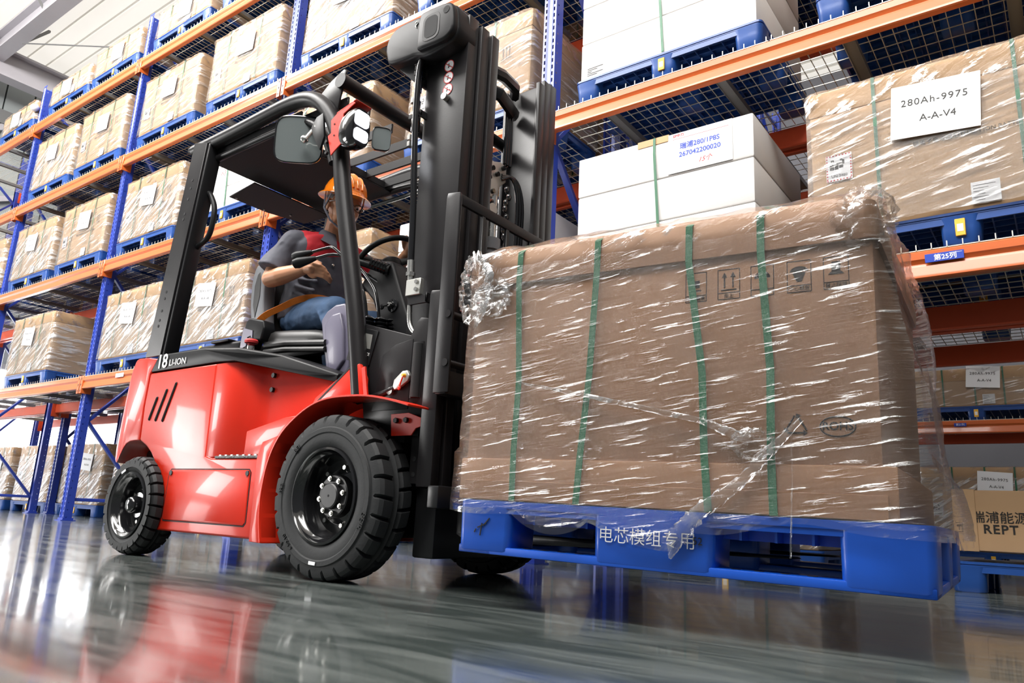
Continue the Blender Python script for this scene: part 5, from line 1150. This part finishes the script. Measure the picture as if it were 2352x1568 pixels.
MB().cyl((-2.02, 1.955, 0.69), (-2.02, 1.940, 0.69), 0.014, n=12).build('rod_end', 'steel', FL)
# drive axle, carriage, load backrest, forks
MB().box(-2.32, -2.02, 2.0, mir(2.0), 0.16, 0.52).build('drive_axle', 'black_paint', FL, bevel=0.02)
MB().box(-1.90, -1.80, 2.0, 2.72, 0.10, 0.34).build('mast_foot', 'black_paint', FL, bevel=0.008)
cb = MB().box(-1.755, -1.705, 1.90, 2.82, 0.655, 0.74).box(-1.755, -1.705, 1.90, 2.82, 0.27, 0.345).build('carriage_bar', 'black_paint', FL, bevel=0.006)
MB().box(-1.80, -1.755, 2.18, 2.54, 0.26, 0.76).build('carriage_plate', 'black_paint', FL, bevel=0.006)
MB().prism([(-1.76, 1.385), (-1.755, 1.408), (-1.695, 1.400), (-1.690, 1.37), (-1.690, 0.66), (-1.76, 0.66)], 'y', 1.895, 1.905).build('backrest_side', 'charcoal', FL, bevel=0.003)
MB().prism([(-1.80, 1.37), (-1.792, 1.408), (-1.70, 1.403), (-1.68, 1.37), (-1.68, 0.66), (-1.80, 0.66)], 'y', 2.823, 2.835).build('backrest_side', 'charcoal', FL, bevel=0.003)
MB().prism([(-1.835, 1.035), (-1.828, 1.052), (-1.772, 1.046), (-1.765, 1.03), (-1.765, 0.34), (-1.835, 0.34)], 'y', 1.925, 1.965).build('mast_guard_plate', 'charcoal', FL, bevel=0.004)
MB().box(-1.715, -1.700, 1.898, 2.833, 1.360, 1.400).build('backrest_bar', 'black_paint', FL, bevel=0.003)
for z in (0.940, 0.765): MB().tube([(-1.71, 1.89, z), (-1.71, 2.83, z)], 0.014, n=10).build('backrest_bar', 'charcoal', FL)
for y in (2.05, 2.20, 2.36, 2.52, 2.67): MB().box(-1.715, -1.700, y-0.009, y+0.009, 0.66, 1.36).build('backrest_upright', 'black_paint', FL, bevel=0.002, seg=1)
for y in (2.00, 2.44):
    fk = MB().prism([(-1.700, 0.70), (-1.665, 0.70), (-1.662, 0.215), (-1.64, 0.205), (-0.60, 0.188), (-0.59, 0.184), (-1.66, 0.170), (-1.70, 0.19)], 'y', y, y+0.10).build('fork', 'black_paint', FL, bevel=0.004)
# lift cylinders, hoses and valve block between the rails
for y in (2.235, 2.485): MB().cyl((-1.94, y, 0.35), (-1.94, y, 1.42), 0.030, n=18).build('lift_cylinder', 'black_paint', FL)
MB().cyl((-1.90, 2.335, 0.40), (-1.90, 2.335, 1.35), 0.040, n=20).cyl((-1.90, 2.335, 1.35), (-1.90, 2.335, 1.40), 0.046, n=20).build('centre_cylinder', 'grey_plastic', FL)
MB().cyl((-1.90, 2.335, 1.40), (-1.90, 2.335, 1.60), 0.024, n=20).build('chrome_piston', 'steel', FL)
mf = MB().prism([(2.215, 1.56), (2.215, 1.72), (2.36, 1.77), (2.405, 1.765), (2.405, 1.69), (2.36, 1.65), (2.355, 1.60)], 'x', -1.905, -1.885).build('valve_plate', 'galv', FL, bevel=0.004)
for y, z in ((2.375, 1.745), (2.30, 1.715), (2.335, 1.70), (2.28, 1.665), (2.31, 1.61)): MB().cyl((-1.885, y, z), (-1.872, y, z), 0.011, n=8).build('bolt', 'gloss_black', mf)
MB().box(-1.93, -1.88, 2.26, 2.36, 1.49, 1.58).build('valve_body', 'gloss_black', FL, bevel=0.01)
MB().lathe([(0, 0), (0.026, 0), (0.026, 0.006), (0, 0.006)], (-1.880, 2.315, 1.53), 'x', 20).build('filter_cap', 'galv', FL)
for i, y in enumerate((2.40, 2.418, 2.436)):
    MB().tube([(-1.90, y, 2.08), (-1.895, y, 1.9), (-1.895, y, 1.78)], 0.0085, n=10).build('mast_hose', 'gloss_black', FL, smooth=60)
for i in range(3):
    MB().tube(smooth_pts([(-1.885, 2.37, 1.69+0.01*i), (-1.87, 2.43+0.015*i, 1.73), (-1.87, 2.475+0.02*i, 1.64), (-1.88, 2.49+0.02*i, 1.50), (-1.89, 2.49+0.02*i, 1.1)], 2), 0.0085, n=10).build('mast_hose', 'gloss_black', FL, smooth=60)
mb = MB()
for k in range(14): mb.ball((-1.885+0.004*(k % 2), 2.415+0.012*math.sin(k*1.7), 1.66-0.032*k), (0.010, 0.014, 0.018), 8, 6)
mb.build('drag_chain', 'gloss_black', FL, smooth=40)

# ------------------------------------------------------------------ the driver
PR = empty('person', (-3.02, 2.36, 1.09), True)
tag(PR, 'person in orange hard hat, grey and red work shirt and jeans driving the forklift', 'person')
def capsule(mb, p0, p1, r0, r1, n=14, k=4):
    p0, p1 = Vector(p0), Vector(p1); d = (p1-p0).normalized(); pts = []; rs = []
    for i in range(k+1): a = PI/2*i/k; pts.append(p0-d*r0*math.cos(a)*0.98); rs.append(max(0.0008, r0*math.sin(a)))
    for i in range(k+1): a = PI/2*(1-i/k); pts.append(p1+d*r1*math.cos(a)*0.98); rs.append(max(0.0008, r1*math.sin(a)))
    mb.tube(pts, rs, n)
def chain(mb, pts, rs):
    for a, b, r0, r1 in zip(pts[:-1], pts[1:], rs[:-1], rs[1:]): capsule(mb, a, b, r0, r1)
HM = Matrix.Translation((-2.870, 2.325, 1.757)) @ Matrix.Rotation(math.radians(-12), 4, 'Z') @ Matrix.Rotation(math.radians(12), 4, 'Y') @ Matrix.Rotation(math.radians(-3), 4, 'X') @ Matrix.Scale(1.10, 4)
def hp_(x, y, z): return tuple(HM @ Vector((x, y, z)))
HR = HM.to_3x3()
body = MB()
body.ball(hp_(-0.008, 0, 0.03), (0.093, 0.074, 0.092), 28, 18, rot=HR)      # cranium
body.ball(hp_(0.030, 0, -0.035), (0.060, 0.058, 0.078), 24, 16, rot=HR)     # face
body.ball(hp_(0.052, 0, -0.088), (0.026, 0.030, 0.024), 16, 12, rot=HR)     # chin
body.ball(hp_(0.020, 0.040, -0.070), (0.040, 0.018, 0.028), 14, 10, rot=HR); body.ball(hp_(0.020, -0.040, -0.070), (0.040, 0.018, 0.028), 14, 10, rot=HR)
for s in (-1, 1):
    body.ball(hp_(0.062, 0.030*s, -0.028), (0.022, 0.022, 0.020), 12, 8, rot=HR)   # cheeks
    body.ball(hp_(0.078, 0.026*s, 0.016), (0.012, 0.022, 0.007), 12, 8, rot=HR)    # brows
    body.ball(hp_(-0.004, 0.075*s, -0.012), (0.016, 0.008, 0.030), 14, 10, rot=HR) # ears
    body.ball(hp_(-0.012, 0.081*s, 0.004), (0.012, 0.006, 0.018), 12, 8, rot=HR)
capsule(body, hp_(0.083, 0, 0.008), hp_(0.102, 0, -0.030), 0.008, 0.0125); body.ball(hp_(0.092, 0.012, -0.034), (0.010, 0.008, 0.007), 10, 8, rot=HR); body.ball(hp_(0.092, -0.012, -0.034), (0.010, 0.008, 0.007), 10, 8, rot=HR)
body.ball(hp_(0.086, 0, -0.056), (0.009, 0.022, 0.0055), 12, 8, rot=HR); body.ball(hp_(0.084, 0, -0.066), (0.010, 0.019, 0.006), 12, 8, rot=HR)
chain(body, [hp_(-0.020, 0, -0.04), (-2.935, 2.345, 1.655), (-2.965, 2.36, 1.58), (-2.98, 2.36, 1.50)], [0.055, 0.056, 0.062, 0.075])
SR, ER, WR = (-3.050, 2.185, 1.555), (-3.095, 2.105, 1.342), (-2.862, 2.125, 1.362)
chain(body, [SR, (-3.085, 2.14, 1.45), ER], [0.050, 0.046, 0.043]); chain(body, [ER, (-3.02, 2.108, 1.347), (-2.93, 2.118, 1.356), WR], [0.043, 0.045, 0.036, 0.027])
SL, EL, WL = (-2.975, 2.53, 1.560), (-2.80, 2.61, 1.435), (-2.585, 2.525, 1.520)
chain(body, [SL, EL], [0.050, 0.042]); chain(body, [EL, (-2.72, 2.58, 1.465), WL], [0.042, 0.040, 0.027])
def hand(mb, wrist, fwd, side, down, scale=1.0, curl=(0.5, 0.9, 0.8), thumb_dir=1):
    f, s_, d = [Vector(v).normalized() for v in (fwd, side, down)]; w_ = Vector(wrist)
    for k in range(5):
        t = (k-2)/2; mb.ball(w_+f*(0.030+0.022*abs(0.2))*scale+s_*t*0.030*scale+f*0.012, (0.034*scale, 0.018*scale, 0.018*scale), 10, 8, rot=Matrix((f, s_, -d)).transposed())
    capsule(mb, w_, w_+f*0.06*scale, 0.025*scale, 0.027*scale)
    L_ = (0.040, 0.045, 0.042, 0.034)
    for k in range(4):
        base = w_+f*0.078*scale+s_*((k-1.5)*0.0195)*scale; a = 0; p = base; r = 0.0095*scale
        pts = [w_+f*0.05*scale+s_*((k-1.5)*0.016)*scale, base]
        for j, (ln, c) in enumerate(zip((L_[k], L_[k]*0.65, L_[k]*0.52), curl)):
            a += c; dr = (f*math.cos(a)+d*math.sin(a)); p = p+dr*ln*scale; pts.append(p)
        chain(mb, pts, [r*1.1, r*1.05, r, r*0.92, r*0.82])
    tb = w_+f*0.022*scale+s_*0.030*thumb_dir*scale
    tp = [tb, tb+(f*0.6+s_*0.55*thumb_dir+d*0.35).normalized()*0.038*scale]; tp.append(tp[-1]+(f*0.9+s_*0.05*thumb_dir+d*0.5).normalized()*0.030*scale); tp.append(tp[-1]+(f*0.9-s_*0.2*thumb_dir+d*0.5).normalized()*0.022*scale)
    chain(mb, tp, [0.015*scale, 0.012*scale, 0.0105*scale, 0.009*scale])
hand(body, WR, (0.97, 0.10, -0.12), (0.12, -0.45, 0.88), (0.10, 0.88, -0.46), 0.92, (0.45, 0.75, 0.6), 1)
hand(body, WL, (0.75, -0.25, 0.60), (-0.55, -0.55, 0.62), (0.55, -0.62, -0.55), 0.92, (0.5, 0.8, 0.8), 1)
bo = remesh(body, 'body', 'skin', PR, voxel=0.0038, smooth=5)
# shirt
sh = MB(); R = []
for z, x, rx, ry in ((1.165, -3.085, 0.120, 0.165), (1.22, -3.07, 0.135, 0.180), (1.30, -3.06, 0.128, 0.175), (1.38, -3.04, 0.122, 0.180), (1.46, -3.02, 0.120, 0.192), (1.53, -3.005, 0.108, 0.196), (1.575, -2.99, 0.088, 0.165), (1.605, -2.975, 0.068, 0.105)):
    R.append([(x+rx*math.copysign(abs(math.cos(a))**0.85, math.cos(a)), 2.36+ry*math.copysign(abs(math.sin(a))**0.85, math.sin(a))+0.0*a, z) for a in [2*PI*k/32 for k in range(32)]])
sh.rings(R)
chain(sh, [(-2.995, 2.30, 1.575), SR, (-3.088, 2.135, 1.46)], [0.060, 0.064, 0.058]); sh.tube([(-3.07, 2.155, 1.50), (-3.092, 2.125, 1.43), (-3.098, 2.115, 1.392)], [0.058, 0.070, 0.078], 20)
chain(sh, [(-2.985, 2.42, 1.575), SL, (-2.89, 2.57, 1.50)], [0.060, 0.062, 0.056]); sh.tube([(-2.93, 2.55, 1.53), (-2.87, 2.58, 1.485), (-2.835, 2.595, 1.46)], [0.056, 0.064, 0.068], 20)
# fold rolls where the shirt bunches at the waist and in front of the elbow
random.seed(5)
for k in range(9):
    a = -0.9+k*0.28; z = 1.21+0.02*(k % 3); capsule(sh, (-3.07+0.128*math.cos(a-0.15), 2.36+0.172*math.sin(a-0.15), z+0.05), (-3.075+0.140*math.cos(a+0.1), 2.36+0.184*math.sin(a+0.1), z-0.015), 0.010, 0.013, 8, 3)
for k in range(5): capsule(sh, (-3.02+0.02*k, 2.19, 1.28+0.035*k), (-2.93+0.01*k, 2.235, 1.25+0.045*k), 0.010, 0.014, 8, 3)
for k in range(3): capsule(sh, (-3.045-0.015*k, 2.11+0.004*k, 1.53-0.035*k), (-3.10, 2.075+0.01*k, 1.45-0.015*k), 0.008, 0.012, 8, 3)
so = remesh(sh, 'shirt', 'shirt_grey', PR, voxel=0.006, smooth=5, disp=0.014, dscale=0.09)
# collar, buttons, placket
co = MB(); R = []
ctr = Vector((-2.962, 2.352, 1.612))
for k in range(25):
    a = -2.65+5.3*k/24+PI; dx, dy = math.cos(a), math.sin(a); fr = max(0, dx)
    base = ctr+Vector((dx*0.078+0.004, dy*0.076, -0.018-0.045*fr)); top = ctr+Vector((dx*0.068, dy*0.066, 0.030-0.030*fr)); fold = ctr+Vector((dx*(0.112+0.022*fr), dy*0.118, -0.034-0.070*fr**1.5))
    R.append([tuple(base), tuple(top), tuple(fold), tuple(fold+Vector((-dx, -dy, 0))*0.004), tuple(top+Vector((-dx, -dy, 0))*0.006+Vector((0, 0, -0.004)))])
co.rings(R, True, True); co.build('collar', 'shirt_collar', PR, bevel=0.0015, seg=1, smooth=50)
for z, x in ((1.36, -2.915), (1.27, -2.925), (1.45, -2.902)): MB().ball((x, 2.325, z), (0.004, 0.008, 0.008), 12, 8).build('button', 'steel', PR)
# jeans
je = MB()
je.ball((-3.075, 2.36, 1.155), (0.125, 0.165, 0.085), 24, 14)
KR, AR = (-2.690, 2.205, 1.155), (-2.625, 2.195, 0.64)
KL, AL = (-2.660, 2.500, 1.150), (-2.600, 2.50, 0.64)
chain(je, [(-3.03, 2.275, 1.155), (-2.86, 2.235, 1.165), KR], [0.092, 0.086, 0.068]); chain(je, [KR, (-2.672, 2.205, 1.00), (-2.66, 2.20, 0.90), AR], [0.066, 0.062, 0.058, 0.050])
chain(je, [(-3.03, 2.445, 1.155), (-2.86, 2.48, 1.16), KL], [0.092, 0.086, 0.068]); chain(je, [KL, (-2.65, 2.50, 0.95), AL], [0.066, 0.060, 0.050])
for k in range(5): capsule(je, (-2.80+0.02*k, 2.165, 1.20-0.022*k), (-2.735+0.008*k, 2.145, 1.125-0.010*k), 0.007, 0.010, 8, 3)
remesh(je, 'jeans', 'jeans', PR, voxel=0.007, smooth=4, disp=0.010, dscale=0.07)
for A in (AR, AL):
    sm = MB(); capsule(sm, (A[0]-0.02, A[1], 0.595), (A[0]+0.15, A[1], 0.578), 0.042, 0.034); sm.box(A[0]-0.06, A[0]+0.19, A[1]-0.042, A[1]+0.042, 0.546, 0.562); remesh(sm, 'shoe', 'black_plastic', PR, voxel=0.006, smooth=3)
# shin guard
sg = [(-2.690, 1.085), (-2.655, 1.125), (-2.60, 1.150), (-2.535, 1.150), (-2.495, 1.06), (-2.465, 0.86), (-2.478, 0.815), (-2.580, 0.735), (-2.612, 0.83), (-2.655, 0.96)]
MB().prism(sg, 'y', 2.118, 2.150).build('shin_guard', 'lavender', PR, bevel=0.012, seg=3)
MB().prism([(-2.645, 1.055), (-2.60, 1.10), (-2.545, 1.105), (-2.515, 1.03), (-2.490, 0.88), (-2.565, 0.80), (-2.59, 0.86), (-2.625, 0.97)], 'y', 2.104, 2.126).build('guard_pad', 'lavender', PR, bevel=0.010, seg=3)
# lap belt
mb = MB(); bp = smooth_pts([(-3.150, 2.085, 1.100), (-3.115, 2.110, 1.160), (-3.04, 2.150, 1.200), (-2.95, 2.170, 1.235), (-2.91, 2.24, 1.262), (-2.90, 2.36, 1.268)], 2)
R = []
for i, p in enumerate(bp):
    p = Vector(p); d = (Vector(bp[min(i+1, len(bp)-1)])-Vector(bp[max(0, i-1)])).normalized(); u = Vector((0, -0.75, 0.66)); u = (u-d*u.dot(d)).normalized(); n = d.cross(u)
    R.append([tuple(p+u*0.016+n*0.0012), tuple(p-u*0.016+n*0.0012), tuple(p-u*0.016-n*0.0012), tuple(p+u*0.016-n*0.0012)])
mb.rings(R); mb.build('seat_belt', 'belt_orange', FL, smooth=0)
# hard hat: ribbed shell, brim with peak, harness straps
hh = MB(); R = []; NH = 48
def hring(z, rx, ry, off=0.0, peak=0.0, rib=0.0):
    out = []
    for k in range(NH):
        a = 2*PI*k/NH; c, s = math.cos(a), math.sin(a); pk = peak*max(0, c)**2*1.0
        rb = rib*math.exp(-((s*ry)/0.016)**2)
        out.append(hp_(off+(rx+pk)*c+0.0*s, ry*s, z+rb))
    return out
prof = [(0.046, 0.128, 0.108, 0.040, 0), (0.044, 0.140, 0.122, 0.046, 0), (0.050, 0.138, 0.120, 0.040, 0), (0.058, 0.122, 0.102, 0.010, 0), (0.085, 0.119, 0.099, 0.0, 0.0), (0.115, 0.110, 0.090, 0, 0.002), (0.140, 0.093, 0.076, 0, 0.004), (0.158, 0.070, 0.056, 0, 0.006), (0.170, 0.042, 0.034, 0, 0.008), (0.175, 0.015, 0.012, 0, 0.008), (0.1755, 0.002, 0.002, 0, 0.008)]
R = [hring((z-0.012)*0.95+0.004, rx*0.95, ry*0.98, -0.012, pk*0.9, rb) for z, rx, ry, pk, rb in prof]
hh.rings(R, True, True); hat = hh.build('hard_hat', 'helmet_orange', PR, smooth=60)
rb_ = MB()
for s in (-0.030, 0.0, 0.030):
    pts = [hp_(-0.012+0.114*math.cos(t), s*(0.7+0.3*math.sin(t)), 0.056+0.100*math.sin(t)) for t in [0.25+2.6*k/16 for k in range(17)]]
    rb_.tube(pts, 0.009 if s == 0 else 0.006, n=8)
rb_.build('hat_rib', 'helmet_orange', hat, smooth=60)
ha = MB(); ha.ball(hp_(-0.016, 0, 0.035), (0.092, 0.078, 0.070), 24, 14, rot=HR); ha.box(0, 0, 0, 0, 0, 0) if False else None
ho = ha.build('hair', 'hair', PR, smooth=60)
for s in (-1, 1):
    a = hp_(-0.045, 0.082*s, 0.040); b = hp_(-0.015, 0.086*s, -0.030); c = hp_(0.030, 0.062*s, -0.085); d = hp_(0.050, 0.0, -0.116); e = hp_(0.022, 0.084*s, 0.040)
    MB().tube([a, b], 0.006, 8, flat=(1, 0.4)).tube([e, b], 0.006, 8, flat=(1, 0.4)).tube([b, c, d], 0.006, 8, flat=(1, 0.5)).build('chin_strap', 'grey_strap', hat, smooth=60)
# glasses and eyes
gm = MB()
for s in (-1, 1):
    pts = [hp_(0.094-0.10*abs(0.032*s+0.022*math.cos(t))*0.6, 0.032*s+0.024*math.cos(t), -0.004+0.016*math.copysign(abs(math.sin(t))**0.8, math.sin(t))) for t in [2*PI*k/20 for k in range(21)]]
    gm.tube(pts, 0.0018, n=6); gm.tube([hp_(0.088, 0.056*s, 0.004), hp_(0.062, 0.073*s, 0.004), hp_(-0.005, 0.080*s, 0.0)], 0.0022, 6)
    MB().ball(hp_(0.072, 0.030*s, -0.002), (0.011, 0.012, 0.011), 14, 10, rot=HR).build('eye', 'paper', PR)
    MB().ball(hp_(0.080, 0.030*s, -0.004), (0.005, 0.006, 0.006), 10, 8, rot=HR).build('pupil', 'hair', PR)
gm.tube([hp_(0.094, -0.010, 0.0), hp_(0.098, 0.0, 0.003), hp_(0.094, 0.010, 0.0)], 0.0018, 6)
gm.build('spectacles', 'gloss_black', PR, smooth=60)
